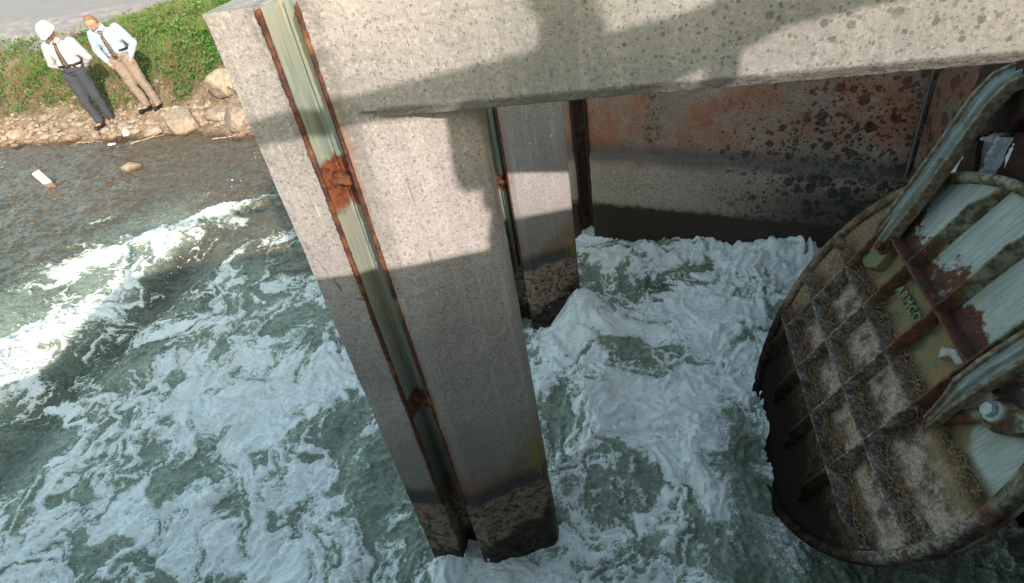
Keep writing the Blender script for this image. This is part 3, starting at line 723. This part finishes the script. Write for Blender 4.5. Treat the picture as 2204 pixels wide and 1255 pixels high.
for nm,arr in (('foam',foam),('shallow',(sst(6.0,1.6,sh+fbm(Wx*.8,Wy*.8,3,161)*2.0)).clip(0,1)),('milk',milk.clip(0,1)),('lace',lace)):
    at=me.attributes.new(nm,'FLOAT','POINT'); at.data.foreach_set('value',arr.astype(np.float32).ravel())
me.materials.append(M['water'])
wo=link(bpy.data.objects.new('river_water',me)); tag(wo,'green river water churned to white foam','water',kind='structure')
# airborne droplets and spatter over the splashes: one uncountable mass
dm=plain('water_drops',(.85,.9,.92),.2,.05)
bm=bmesh.new()
for (cx,cy_,sx,sy,h,n) in ((-.42,5.6,.25,.18,.50,110),(-.5,4.0,.16,.16,.30,60),(-6.0,3.6,.5,.9,.25,160),(-5.7,5.4,.25,.7,.2,100),(-3.2,3.0,1.0,.5,.10,110),(.1,4.2,.4,.3,.12,80),(-.9,1.66,.35,.05,.08,40)):
    for _ in range(n):
        r_=abs(random.gauss(0,.003))+.002
        bmesh.ops.create_icosphere(bm,subdivisions=1,radius=r_,matrix=Matrix.Translation((random.gauss(cx,sx),random.gauss(cy_,sy),random.random()**1.6*h+.03)))
o=obj('water_droplets',bm,dm,None,True); tag(o,'fine white droplets thrown up by the churning water','spray',kind='stuff')
# ------------------------------------------------------------------ bank terrain
tx=axis([(-220,-22,40),(-22,-1.9,300),(-1.9,120,50)]); ty=axis([(-60,5,20),(5,8.5,40),(8.5,16,170),(16,30,70),(30,260,40)])
TX,TY=np.meshgrid(tx,ty)
def yw(x): return np.interp(x,yw_x,yw_y)
def hgt(x,y):
    s=y-yw(x)+fbm(x*.9,y*.9,3,201)*.35
    base=np.interp(s,[-8,-1.5,0,.25,.9,1.4,2.2,3.2,4.6,8,14,60],[-1.2,-.55,-.02,.10,.30,.62,1.12,1.42,1.58,1.72,1.8,1.9])
    rough=fbm(x*2.2,y*2.2,4,211,.6)*.16*sst(-.2,.4,s)*sst(6,3,s)+fbm(x*7,y*7,3,221)*.05*sst(-.3,.2,s)*sst(2,.8,s)
    return base+rough+.25*np.exp(-((x+7.2)/1.7)**2)*sst(.9,2.4,s)
TZ=hgt(TX,TY); S=TY-yw(TX)
TZ=np.where((TX>-1.7)&(TY<60)&(S<1.0),np.where(TY<5.6,-1.3,TZ),TZ)
road=sst(-.4,.5,TY-.8*(TX+13)-11.9)
me=bpy.data.meshes.new('river_bank'); ny_,nx_=TX.shape
bmv=np.stack([TX,TY,TZ],-1).reshape(-1,3); idx=np.arange(nx_*ny_).reshape(ny_,nx_); q=np.stack([idx[:-1,:-1],idx[:-1,1:],idx[1:,1:],idx[1:,:-1]],-1).reshape(-1,4)
me.from_pydata(bmv.tolist(),[],q.tolist())
for p in me.polygons: p.use_smooth=True
for nm,arr in (('inland',S),('road',road)):
    at=me.attributes.new(nm,'FLOAT','POINT'); at.data.foreach_set('value',arr.astype(np.float32).ravel())
me.materials.append(M['bank'])
tag(link(bpy.data.objects.new('ground',me)),'river bank of rubble, grass and a gravel track','ground',kind='structure')
# near side fill behind the wing wall and headwall
bm=bmesh.new(); prism(bm,[(-1.9,-.9),(2.2,.15),(40,.2),(40,-60),(-30,-60),(-14,-9)],-1.3,2.68)
o=obj('near_ground',bm,M['bank']); tag(o,kind='structure')
# ------------------------------------------------------------------ rocks
rockm=NT('pale_limestone',.95,.15); rockm.co=rockm.g
f=rockm.noise(14,6,.7); n=rockm.noise(4,4,.6)
rc=rockm.mix(rockm.r(f,.35,.65),(.50,.41,.32),(.33,.25,.175)); rc=rockm.mix(rockm.mul(rockm.r(n,.52,.68),.6),rc,(.25,.17,.10))
rz_=rockm.xyz()[2]; rc=rockm.mix(rockm.r(rz_,.10,.0),rc,(.13,.075,.04))
rc=rockm.mix(1.0,rc,(.78,.78,.78),'MULTIPLY')
rockm=rockm.done(rc,.95,rockm.bump(f,.9,.03))
def rockmesh(bm,c,s,seed,sub=3,rot=0):
    r_=random.Random(seed); t=bmesh.new(); bmesh.ops.create_icosphere(t,subdivisions=sub,radius=1)
    pl=[(Vector((r_.gauss(0,1),r_.gauss(0,1),r_.gauss(0,.8))).normalized(),r_.uniform(.55,.85)) for _ in range(9)]
    rm=Matrix.Rotation(rot,3,'Z')
    vs=[]
    for v in t.verts:
        p=v.co.copy()
        for nn,d in pl:
            k=p.dot(nn)
            if k>d: p-=nn*(k-d)*.9
        p*=1+.05*(math.sin(p.x*9+seed)+math.sin(p.y*11+seed*2)+math.sin(p.z*13))/3
        p=rm@Vector((p.x*s[0],p.y*s[1],p.z*s[2])); vs.append(bm.verts.new(p+Vector(c)))
    for fc in t.faces: bm.faces.new([vs[v.index] for v in fc.verts])
    t.free()
def H(x,y): return float(hgt(np.array([x]),np.array([y]))[0])
rocks=[((-7.55,10.15),(.40,.28,.30),'flat pale boulder on the bank, half in the grass beside the pier edge',.5),
 ((-8.35,9.55),(.36,.42,.30),'tall pale boulder with a ragged top at the waterline right of the men',.9),
 ((-7.45,9.62),(.36,.26,.22),'low buff slab of rock between the two larger boulders and the pier',.2),
 ((-6.95,9.35),(.55,.36,.28),'broad buff boulder at the water edge touching the pier outline',-.3),
 ((-6.55,9.85),(.28,.25,.16),'rounded stone just above the broad boulder, nearest the pier',.3),
 ((-8.9,9.38),(.20,.16,.11),'small squarish stone at the waterline left of the tall boulder',.7),
 ((-10.9,9.55),(.17,.14,.10),'small pale stone at the waterline left of the hard-hat man',.1),
 ((-12.3,9.65),(.22,.16,.12),'pale stone at the far left end of the waterline',.4)]
for i,(c,s,l,ro) in enumerate(rocks):
    bm=bmesh.new(); rockmesh(bm,(0,0,0),s,i*3+2,3,ro); o=obj('boulder',bm,rockm); o.location=(c[0],c[1],max(0,H(*c))+s[2]*.25); tag(o,l,'boulder')
bm=bmesh.new(); rockmesh(bm,(0,0,0),(.17,.15,.12),71,3); o=obj('river_rock',bm,rockm); o.location=(-8.25,7.9,.04); tag(o,'pale-topped brown rock breaking the calm brown water','rock')
bm=bmesh.new(); rockmesh(bm,(0,0,0),(.20,.14,.07),75,3); o=obj('river_rock',bm,rockm); o.location=(-8.45,7.5,-.02); tag(o,'low brown rock barely above the water beside the pale-topped one','rock')
bm=bmesh.new()
for i in range(1500):
    x=random.uniform(-16,-5.6); s_=random.gauss(.45,.42)
    if s_<-.12 or s_>1.7: continue
    y=float(yw(x))+s_; r_=min(.16,abs(random.gauss(0,.036))+.02)
    rockmesh(bm,(x,y,H(x,y)+r_*.15),(r_*random.uniform(.8,1.4),r_,r_*random.uniform(.5,.8)),i,1 if r_<.07 else 2,random.random()*6)
o=obj('rubble',bm,rockm); tag(o,'broken pale rubble covering the foot of the bank','rubble',kind='stuff')
# ------------------------------------------------------------------ grass and weeds
LM=dict(grass=mat_leaf('bank_grass',(.07,.15,.03),(.12,.20,.045),(.24,.21,.10)),
 dry=mat_leaf('dry_grass',(.26,.20,.11),(.17,.15,.07)),
 weed=mat_leaf('leafy_weeds',(.045,.13,.022),(.085,.20,.035),(.22,.08,.035),1.0))
def mesh_faces(name,verts,mat,label,cat,n=4):
    me=bpy.data.meshes.new(name); k=len(verts)//n
    me.vertices.add(len(verts)); me.vertices.foreach_set('co',np.asarray(verts,np.float32).ravel())
    me.loops.add(k*n); me.loops.foreach_set('vertex_index',np.arange(k*n,dtype=np.int32)); me.polygons.add(k); me.polygons.foreach_set('loop_start',(np.arange(k)*n).astype(np.int32))
    me.update(calc_edges=True); me.materials.append(mat)
    return tag(link(bpy.data.objects.new(name,me)),label,cat,kind='stuff')
def scatter(n,dens,seed):
    r_=np.random.default_rng(seed); x=r_.uniform(-24,-4.5,n); s=r_.uniform(.5,10,n); y=np.interp(x,yw_x,yw_y)+s
    keep=r_.random(n)<dens(x,y,s); return x[keep],y[keep],s[keep],r_
def blades(n,dens,seed,h0,h1,w,lean):
    x,y,s,r_=scatter(n,dens,seed); z=hgt(x,y)-.01; k=len(x)
    a=r_.uniform(0,6.283,k); h=r_.uniform(h0,h1,k); b=r_.uniform(0,6.283,k); L=r_.uniform(0,lean,k)
    dx=np.cos(a)*w;dy=np.sin(a)*w; tx_=np.cos(b)*L*h; ty_=np.sin(b)*L*h
    P=np.stack([np.stack([x-dx,y-dy,z],-1),np.stack([x+dx,y+dy,z],-1),np.stack([x+tx_+dx*.2,y+ty_+dy*.2,z+h],-1)],1)
    return P.reshape(-1,3)
def leaves(n,dens,seed,size,hmax):
    x,y,s,r_=scatter(n,dens,seed); k=len(x); z=hgt(x,y)+r_.random(k)**.8*hmax*(.35+.9*np.clip(fbm(x*1.8,y*1.8,3,301)+.5,0,1))
    nrm=r_.normal(size=(k,3)); nrm[:,2]=np.abs(nrm[:,2])+.5; nrm/=np.linalg.norm(nrm,axis=1)[:,None]
    t=np.cross(nrm,r_.normal(size=(k,3))); t/=np.linalg.norm(t,axis=1)[:,None]; b=np.cross(nrm,t)
    sz=r_.uniform(.35,1.35,k)[:,None]*size; c=np.stack([x,y,z],-1)
    P=np.stack([c-t*sz,c-b*sz*.55,c+t*sz,c+b*sz*.55],1); return P.reshape(-1,3)
patch=lambda x,y,sc,sd: fbm(x*sc,y*sc,3,sd)
bush=lambda x,y,s: (np.exp(-((x+7.6)/2.3)**2)*sst(.7,1.1,s)*sst(3.7,3.0,s)*(patch(x,y,1.3,401)>-.10))
weedl=lambda x,y,s: (sst(-9.2,-10,x)*sst(.75,1.1,s)*sst(3.4,2.4,s)*(patch(x,y,1.4,411)>-.12)*.8)
mesh_faces('leafy_weeds',np.concatenate([leaves(260000,bush,1,.034,.27),leaves(190000,weedl,2,.034,.20)]),LM['weed'],'thick green leafy weeds growing down the bank','weeds')
gd=lambda x,y,s: sst(1.2,2.2,s)*(.35+.65*(patch(x,y,.9,421)>-.15))*(1-sst(-.6,.3,y-.8*(x+13)-11.9))
mesh_faces('bank_grass',blades(420000,gd,3,.04,.13,.008,.6),LM['grass'],'short green grass along the top of the bank','grass',3)
dd=lambda x,y,s: (sst(.6,1.0,s)*sst(3.4,2.0,s)*(patch(x,y,1.1,431)>-.25)*.8*sst(-8.2,-9.2,x)+.16*sst(1.5,2.5,s)*(1-sst(-.2,.9,y-.8*(x+13)-11.9)))
mesh_faces('dry_grass',blades(150000,dd,4,.08,.26,.006,1.5),LM['dry'],'dry straw-coloured grass matted over the bank','grass',3)
# ------------------------------------------------------------------ litter and board
bm=bmesh.new(); box(bm,(0,0,.06),(.12,.05,.50))
o=obj('wooden_board',bm,None); bv=o.modifiers.new('b','BEVEL'); bv.width=.006
t=NT('whitewashed_board',.8,.2); X_,Y_,Z_=t.xyz()
o.data.materials.append(t.done(t.mix(t.r(t.add(Z_,t.mul(t.noise(20),.05)),.115,.095),t.mix(t.r(t.noise(1,4,.6,co=t.scale((60,60,6))),.4,.7),(.78,.74,.68),(.6,.54,.47)),(.20,.14,.085)))); bake(o)
o.location=(-9.50,7.45,0); o.rotation_euler=(R(3),R(-14),R(38)); tag(o,'short whitewashed board sticking out of the calm water at left','board')
lit=plain('white_litter',(.85,.85,.87),.5,.1)
bm=bmesh.new(); rockmesh(bm,(0,0,0),(.05,.08,.09),15,3); o=obj('plastic_bag',bm,lit,None,True); o.location=(-9.45,9.33,.10); tag(o,'crumpled white plastic bag at the water edge below the tan trousers','litter')
bm=bmesh.new(); rockmesh(bm,(0,0,0),(.10,.05,.02),16,3); o=obj('plastic_scrap',bm,lit,None,True); o.location=(-9.6,9.05,.03); tag(o,'flat white scrap floating just off the bank','litter')
tw=plain('bleached_twig',(.42,.32,.22),.9)
def twig(name,a,b,r_,label,br=2):
    bm=bmesh.new(); a=Vector(a);b=Vector(b); n=7; pts=[a.lerp(b,i/n)+Vector((random.gauss(0,.012),random.gauss(0,.012),random.gauss(0,.01))) for i in range(n+1)]
    for i in range(n): cyl(bm,pts[i],pts[i+1],r_*(1-.09*i),r_*(1-.09*(i+1)),7)
    for k in range(br):
        p=pts[2+k*2]; cyl(bm,p,p+(b-a)*.3+Vector((random.uniform(-.1,.1),random.uniform(-.1,.1),.05)),r_*.5,r_*.2,6)
    tag(obj(name,bm,tw,None,True),label,'twig')
twig('driftwood_twig',(-9.15,9.0,.03),(-8.55,9.2,.06),.012,'pale forked twig lying in the shallows below the tall boulder')
twig('driftwood_twig',(-7.3,8.85,.03),(-6.5,9.0,.07),.013,'thin dead branch at the waterline against the pier outline',3)
twig('driftwood_twig',(-10.6,9.25,.03),(-9.9,9.2,.05),.012,'brown stick washed up below the hard-hat man',1)
# ------------------------------------------------------------------ people
skin=plain('skin',(.46,.24,.17),.55,.12,30); 
def rotm(ax,d): return Matrix.Rotation(R(d),3,ax)
def person(name,loc,rz,label,cfg):
    """faces -Y in its own frame; his left is +X"""
    P=empty(name,loc,label,'person',rz=rz); c=cfg; k=c.get('k',1.0)
    J={a:Vector(b)*k for a,b in c['J'].items()}
    bm=bmesh.new()
    hip=J['hip']; ch=J['chest']; nk=J['neck']
    # body: torso, limbs, neck, head, hands as one surface
    def ell(p,s,r=None): ball(bm,p,1,[q*k for q in s],r,20,14)
    ell(hip+Vector((0,0,.02)),(.155,.105,.12)); ell(hip.lerp(ch,.5),(.145,.10,.17)); ell(ch,(.175,.115,.16))
    capsule(bm,nk+Vector((0,.01,-.06))*k,J['head']+Vector((0,.01,-.02)),.062*k,.055*k)
    for s in 'LR':
        capsule(bm,J['sh'+s],J['el'+s],.056*k,.042*k); capsule(bm,J['el'+s],J['wr'+s],.042*k,.027*k)
        capsule(bm,J['hp'+s],J['kn'+s],.085*k,.055*k); capsule(bm,J['kn'+s],J['an'+s],.055*k,.036*k)
        capsule(bm,J['an'+s]-Vector((0,0,.03)),J['an'+s]+Vector(c['toe'+s])*k-Vector((0,0,.05)),.04*k,.028*k)
        # hand: palm, four curled fingers, thumb
        w=J['wr'+s]; d=(w-J['el'+s]).normalized(); sd=d.cross(Vector((0,-1,0))).normalized(); fw=sd.cross(d)
        ell(w+d*.05*k,(.042,.042,.042))
        for i,(L,o_) in enumerate(((.062,-.030),(.070,-.010),(.066,.010),(.052,.029))):
            a=w+d*.078*k+sd*o_*k; b=a+(d*.8-fw*.5)*L*.55*k; e=b+(d*.35-fw*.9)*L*.5*k
            capsule(bm,a,b,.0095*k,.009*k,8); capsule(bm,b,e,.009*k,.0078*k,8)
        a=w+d*.03*k-sd*.034*k; capsule(bm,a,a+(d*.6-sd*.5-fw*.3)*.055*k,.012*k,.009*k,8)
    hr=rotm('Z',c['head'][1])@rotm('X',c['head'][0]); hc=J['head']+hr@Vector((0,-.012,.075))*k
    def hp(x,y,z): return hc+hr@(Vector((x,y,z))*k)
    ell(hc,(.074,.092,.105),hr); ell(hp(0,-.022,-.055),(.056,.062,.060),hr)
    ell(hp(0,-.088,-.072),(.025,.016,.018),hr)                               # chin
    capsule(bm,hp(0,-.090,.012),hp(0,-.112,-.022),.009*k,.015*k,10)            # nose
    capsule(bm,hp(-.032,-.083,.024),hp(.032,-.083,.024),.012*k,.012*k,10)      # brow
    capsule(bm,hp(-.02,-.090,-.046),hp(.02,-.090,-.046),.009*k,.009*k,8)       # lips
    for s in (-1,1): ell(hp(s*.075,.006,-.005),(.010,.022,.032),hr)
    o=obj('body',bm,skin,P); voxel(o,.0075,2)
    # face details
    for s in (-1,1):
        bm=bmesh.new(); ball(bm,hp(s*.030,-.083,.006),.011*k,(1,.7,.6))
        obj('eye',bm,plain('eye_dark',(.06,.045,.04),.3),P,True)
    bm=bmesh.new(); box(bm,hp(0,-.100,-.046),(.036*k,.006*k,.004*k),hr); obj('mouth',bm,plain('lip_shadow',(.20,.07,.06),.6),P)
    # hair: a cap over the back and top
    if 'hair' in c:
        bm=bmesh.new(); ball(bm,(0,0,0),1,(.084*k,.100*k,.112*k),None,40,28)
        for v in bm.verts: v.co*=1+.02*math.sin(v.co.x*160)*math.sin(v.co.z*130+v.co.y*90)
        def hairy(v): 
            y,z=v.y/k,v.z/k
            return z>.062-.02+max(0,-y)*.75 if y<0.0 else z>-.055-.0*y-(y*.35)
        dl=[v for v in bm.verts if not hairy(v.co)]
        bmesh.ops.delete(bm,geom=dl,context='VERTS')
        for v in bm.verts: v.co=hc+hr@v.co
        o=obj('hair',bm,plain('hair',c['hair'],.6,.35,90),P,True); so=o.modifiers.new('s','SOLIDIFY'); so.thickness=.012*k; so.offset=-1; bake(o)
    # shirt
    bm=bmesh.new()
    ell(hip+Vector((0,0,.10))*k,(.178,.128,.10)); ell(hip.lerp(ch,.55),(.182,.132,.20)); ell(ch,(.205,.138,.17)); ell(ch+Vector((0,.0,.11))*k,(.165,.105,.085))
    capsule(bm,nk+Vector((0,.0,-.07))*k,nk+Vector((0,.0,-.015))*k,.085*k,.068*k)
    for s in 'LR':
        capsule(bm,J['sh'+s],J['el'+s],.085*k,.066*k); capsule(bm,J['el'+s],J['wr'+s].lerp(J['el'+s],.08),.064*k,.048*k)
    o=obj('shirt',bm,c['shirt'],P); voxel(o,.010,3,[(.09,.030),(.035,.010)])
    # collar
    bm=bmesh.new()
    for s in (-1,1):
        v=[bm.verts.new(nk+Vector(q)*k) for q in ((0,-.088,-.02),(s*.055,-.070,.02),(s*.085,-.055,-.02),(s*.045,-.112,-.065))]
        bm.faces.new(v)
    o=obj('collar',bm,c['shirt'],P); so=o.modifiers.new('s','SOLIDIFY'); so.thickness=.008; bake(o)
    # tie follows the front of the shirt
    bm=bmesh.new(); n=12; A=[]
    for i in range(n+1):
        q=i/n; z=(nk.z-.05*k)*(1-q)+(hip.z+c.get('tie',.06)*k)*q
        cen=nk.lerp(ch,min(1,q*2.2)) if q<.45 else ch.lerp(hip+Vector((0,0,.02)),(q-.45)/.55)
        y=cen.y-(.095+.062*math.sin(min(1,q*2)*math.pi/2))*k-(.014 if q>.1 else .0)*k
        w=(.020 if i else .026)+.024*q; w=w*k*(1 if i<n else .35)
        x=cen.x+c.get('tiex',0)*q*k
        A.append((bm.verts.new((x-w,y,z)),bm.verts.new((x+w,y,z))))
    for i in range(n): bm.faces.new([A[i][0],A[i][1],A[i+1][1],A[i+1][0]])
    o=obj('tie',bm,c['tiem'],P,True); so=o.modifiers.new('s','SOLIDIFY'); so.thickness=.012; so.offset=0; bake(o)
    # trousers, belt
    bm=bmesh.new(); ell(hip+Vector((0,0,.02))*k,(.172,.128,.115)); 
    cyl(bm,hip+Vector((0,0,.02))*k,hip+Vector((0,0,.12))*k,.150*k,.142*k,24)
    for s in 'LR':
        capsule(bm,J['hp'+s],J['kn'+s],.112*k,.082*k); capsule(bm,J['kn'+s],J['an'+s]+Vector((0,0,.02))*k,.080*k,.066*k)
    o=obj('trousers',bm,c['pants'],P); voxel(o,.010,3,[(.10,.034),(.04,.012)])
    bm=bmesh.new()
    for z0,z1,r0 in ((.100,.138,.168),):
        ring=[]
        for i in range(40):
            a=2*math.pi*i/40; ring.append([bm.verts.new(hip+Vector((math.cos(a)*(r0+d)*k*1.06,math.sin(a)*(r0+d)*.78*k,z*k))) for z,d in ((z0,0),(z0,.010),(z1,.008),(z1,-.002))])
        for i in range(40):
            for j in range(4): bm.faces.new([ring[i][j],ring[i][(j+1)%4],ring[(i+1)%40][(j+1)%4],ring[(i+1)%40][j]])
    b=obj('belt',bm,plain('black_leather',(.02,.018,.018),.4),P,True)
    bm=bmesh.new(); box(bm,hip+Vector((0,-.142,.119))*k,(.045*k,.012*k,.032*k)); obj('buckle',bm,plain('buckle_metal',(.6,.55,.4),.3),b)
    for s in 'LR':
        bm=bmesh.new(); a=J['an'+s]; d=Vector(c['toe'+s])*k; f_=Vector((d.x,d.y,0)).normalized(); z=Vector((0,0,1))
        capsule(bm,a-z*.045*k-f_*.03*k,a-z*.055*k+f_*.17*k,.045*k,.040*k); capsule(bm,a-z*.0,a-z*.05*k+f_*.02*k,.050*k,.05*k)
        o=obj('shoe',bm,plain('shoe_leather',c['shoe'],.35),P); voxel(o,.009,2)
    if c.get('hat'):
        hm=NT('white_hard_hat',.3,.5); hm=hm.done((.55,.55,.56))
        bm=bmesh.new(); prof=[]
        nA=48; hh=rotm('Z',c['head'][1])@rotm('X',c['head'][0]-4)
        for (r_,z) in ((.0,.152),(.04,.150),(.08,.135),(.108,.105),(.122,.065),(.126,.030),(.128,.022)):
            prof.append([hc+hh@(Vector((math.cos(2*math.pi*i/nA)*r_*.98,math.sin(2*math.pi*i/nA)*r_*1.14,z+.006*(abs(math.cos(2*math.pi*i/nA))<.16)))*k) for i in range(nA)])
        prof.append([hc+hh@(Vector((math.cos(2*math.pi*i/nA)*(.131),math.sin(2*math.pi*i/nA)*(.150 if math.sin(2*math.pi*i/nA)>0 else .150+.050*abs(math.sin(2*math.pi*i/nA))**3),.016-.012*max(0,-math.sin(2*math.pi*i/nA))))*k) for i in range(nA)])
        rg=[[bm.verts.new(p) for p in r_] for r_ in prof]
        for a in range(len(rg)-1):
            for i in range(nA): bm.faces.new([rg[a][i],rg[a][(i+1)%nA],rg[a+1][(i+1)%nA],rg[a+1][i]])
        bmesh.ops.remove_doubles(bm,verts=bm.verts[:],dist=1e-5)
        o=obj('hard_hat',bm,hm,P,True); so=o.modifiers.new('s','SOLIDIFY'); so.thickness=.006; bake(o)
    return P
def cloth(name,c,stripe=None):
    t=NT(name,.85,.15); t.co=t.tc; n=t.noise(9,4,.6)
    return t.done(t.mix(t.r(n,.35,.65),tuple(x*.9 for x in c),c),bump=t.bump(t.add(n,t.noise(200,2)),.5,.01))
def tiemat(name,a,b):
    t=NT(name,.6,.3); t.co=t.tc; X,Y,Z_=t.xyz()
    s=t.m_('SINE',t.add(t.mul(X,90),t.mul(Z_,150))); return t.done(t.mix(t.r(s,.2,.6),a,t.mix(t.r(t.noise(60,2),.45,.6),b,a)))
base=dict(hip=(0,0,.97),chest=(0,-.01,1.27),neck=(0,-.015,1.50),head=(0,-.04,1.57),
 shL=(.185,0,1.40),shR=(-.185,0,1.40),hpL=(.085,0,.93),hpR=(-.085,0,.93),knL=(.10,-.02,.50),knR=(-.11,-.02,.50),anL=(.11,0,.10),anR=(-.13,0,.10))
J1=dict(base); J1.update(elL=(.29,.06,1.13),elR=(-.29,.06,1.13),wrL=(.13,.17,.99),wrR=(-.12,.19,1.0))
J1.update(anL=(.13,.04,.10),knL=(.12,-.01,.50),anR=(-.03,-.06,.10),knR=(-.07,-.05,.50),head=(0,-.055,1.57))
pz=max(0,H(-10.15,9.66))
def onbank(x,y): return (x,y,H(x,y)-.0)
person('person',onbank(-10.30,9.82),R(22),'man in white hard hat, white shirt, patterned tie and dark grey trousers, hands behind back',
 dict(J=J1,head=(30,-12),toeL=(.05,-.17,0),toeR=(-.04,-.17,0),shirt=cloth('white_shirt',(.46,.46,.48)),pants=cloth('charcoal_trousers',(.055,.06,.07)),
  tiem=tiemat('patterned_tie',(.035,.03,.03),(.30,.20,.08)),shoe=(.035,.018,.015),hat=True,k=1.11,hair=(.04,.03,.025),tie=.10))
J2=dict(base); J2.update(hip=(0,0,.96),chest=(-.02,-.03,1.26),neck=(-.04,-.07,1.48),head=(-.05,-.13,1.53),shL=(.165,-.02,1.40),shR=(-.215,-.05,1.38),
 elL=(.30,.03,1.13),elR=(-.30,.0,1.12),wrL=(.185,-.05,.93),wrR=(-.20,-.06,.92),hpL=(.09,0,.92),hpR=(-.085,0,.92),knL=(.15,-.02,.50),knR=(-.03,-.03,.49),anL=(.22,.0,.10),anR=(.03,-.02,.10))
person('person',onbank(-9.36,10.02),R(20),'bare-headed sandy-haired man in pale blue shirt, striped tie and tan trousers, hand in pocket',
 dict(J=J2,head=(38,-35),toeL=(-.02,-.17,0),toeR=(-.10,-.14,0),shirt=cloth('pale_blue_shirt',(.36,.45,.56)),pants=cloth('tan_trousers',(.25,.195,.155)),
  tiem=tiemat('striped_tie',(.05,.035,.03),(.35,.25,.2)),shoe=(.012,.012,.012),hair=(.19,.12,.06),k=1.07,tie=.02,tiex=-.0))
# unseen onlooker behind the railing, arm posed to widen the shadow on the beam
J3=dict(base); J3.update(elL=(.235,-.05,1.16),elR=(-.44,-.02,1.45),wrL=(.10,-.22,1.36),wrR=(-.66,-.08,1.51))
person('person',(1.34,-.30,2.64),R(180+15),'onlooker in grey shirt behind the pipe railing, one arm stretched out',
 dict(J=J3,head=(20,0),toeL=(.03,-.17,0),toeR=(-.03,-.17,0),shirt=cloth('grey_shirt',(.4,.4,.42)),pants=cloth('dark_trousers',(.06,.06,.08)),
  tiem=tiemat('plain_tie',(.1,.03,.03),(.12,.04,.04)),shoe=(.02,.02,.02),hair=(.06,.04,.03),k=1.0))
# ------------------------------------------------------------------ camera
rt=Vector((.9766,.158,-.1456)); dn=Vector((-.0179,-.6154,-.788)); fw=Vector((-.2141,.7722,-.5982))
fw.normalize(); rt=(rt-fw*rt.dot(fw)).normalized(); upv=rt.cross(fw)
cam=bpy.data.cameras.new('camera'); co=bpy.data.objects.new('camera',cam); COL.objects.link(co)
mw=Matrix((rt,upv,-fw)).transposed().to_4x4(); mw.translation=(0,0,3.4); co.matrix_world=mw
cam.sensor_width=36; cam.lens=1278.57/2204*36; cam.clip_start=.03; cam.clip_end=2000
scn.camera=co
# ------------------------------------------------------------------ light
Ld=Vector((-.77,1,-.60)).normalized()
sun=bpy.data.lights.new('sun','SUN'); sun.energy=6.6; sun.angle=R(.6); sun.color=(1,.87,.80)
so=bpy.data.objects.new('sun',sun); COL.objects.link(so); so.rotation_euler=Ld.to_track_quat('-Z','Y').to_euler(); so.location=(5,-6,8)
w=bpy.data.worlds.new('World'); scn.world=w; w.use_nodes=True; nt=w.node_tree
sky=nt.nodes.new('ShaderNodeTexSky'); sky.sky_type='NISHITA'; sky.sun_disc=False
sky.sun_elevation=math.asin(-Ld.z); sky.sun_rotation=math.atan2(-Ld.x,-Ld.y); sky.air_density=1.3; sky.dust_density=1.5
bg=nt.nodes['Background']; bg.inputs['Strength'].default_value=.43
mx=nt.nodes.new('ShaderNodeMix'); mx.data_type='RGBA'; mx.blend_type='MULTIPLY'; mx.inputs[0].default_value=1; mx.inputs[7].default_value=(1.0,.985,.80,1)
nt.links.new(sky.outputs[0],mx.inputs[6]); nt.links.new(mx.outputs[2],bg.inputs[0])
scn.view_settings.view_transform='Standard'; scn.view_settings.look='None'; scn.view_settings.exposure=0
scn.render.engine='CYCLES'; scn.cycles.max_bounces=6
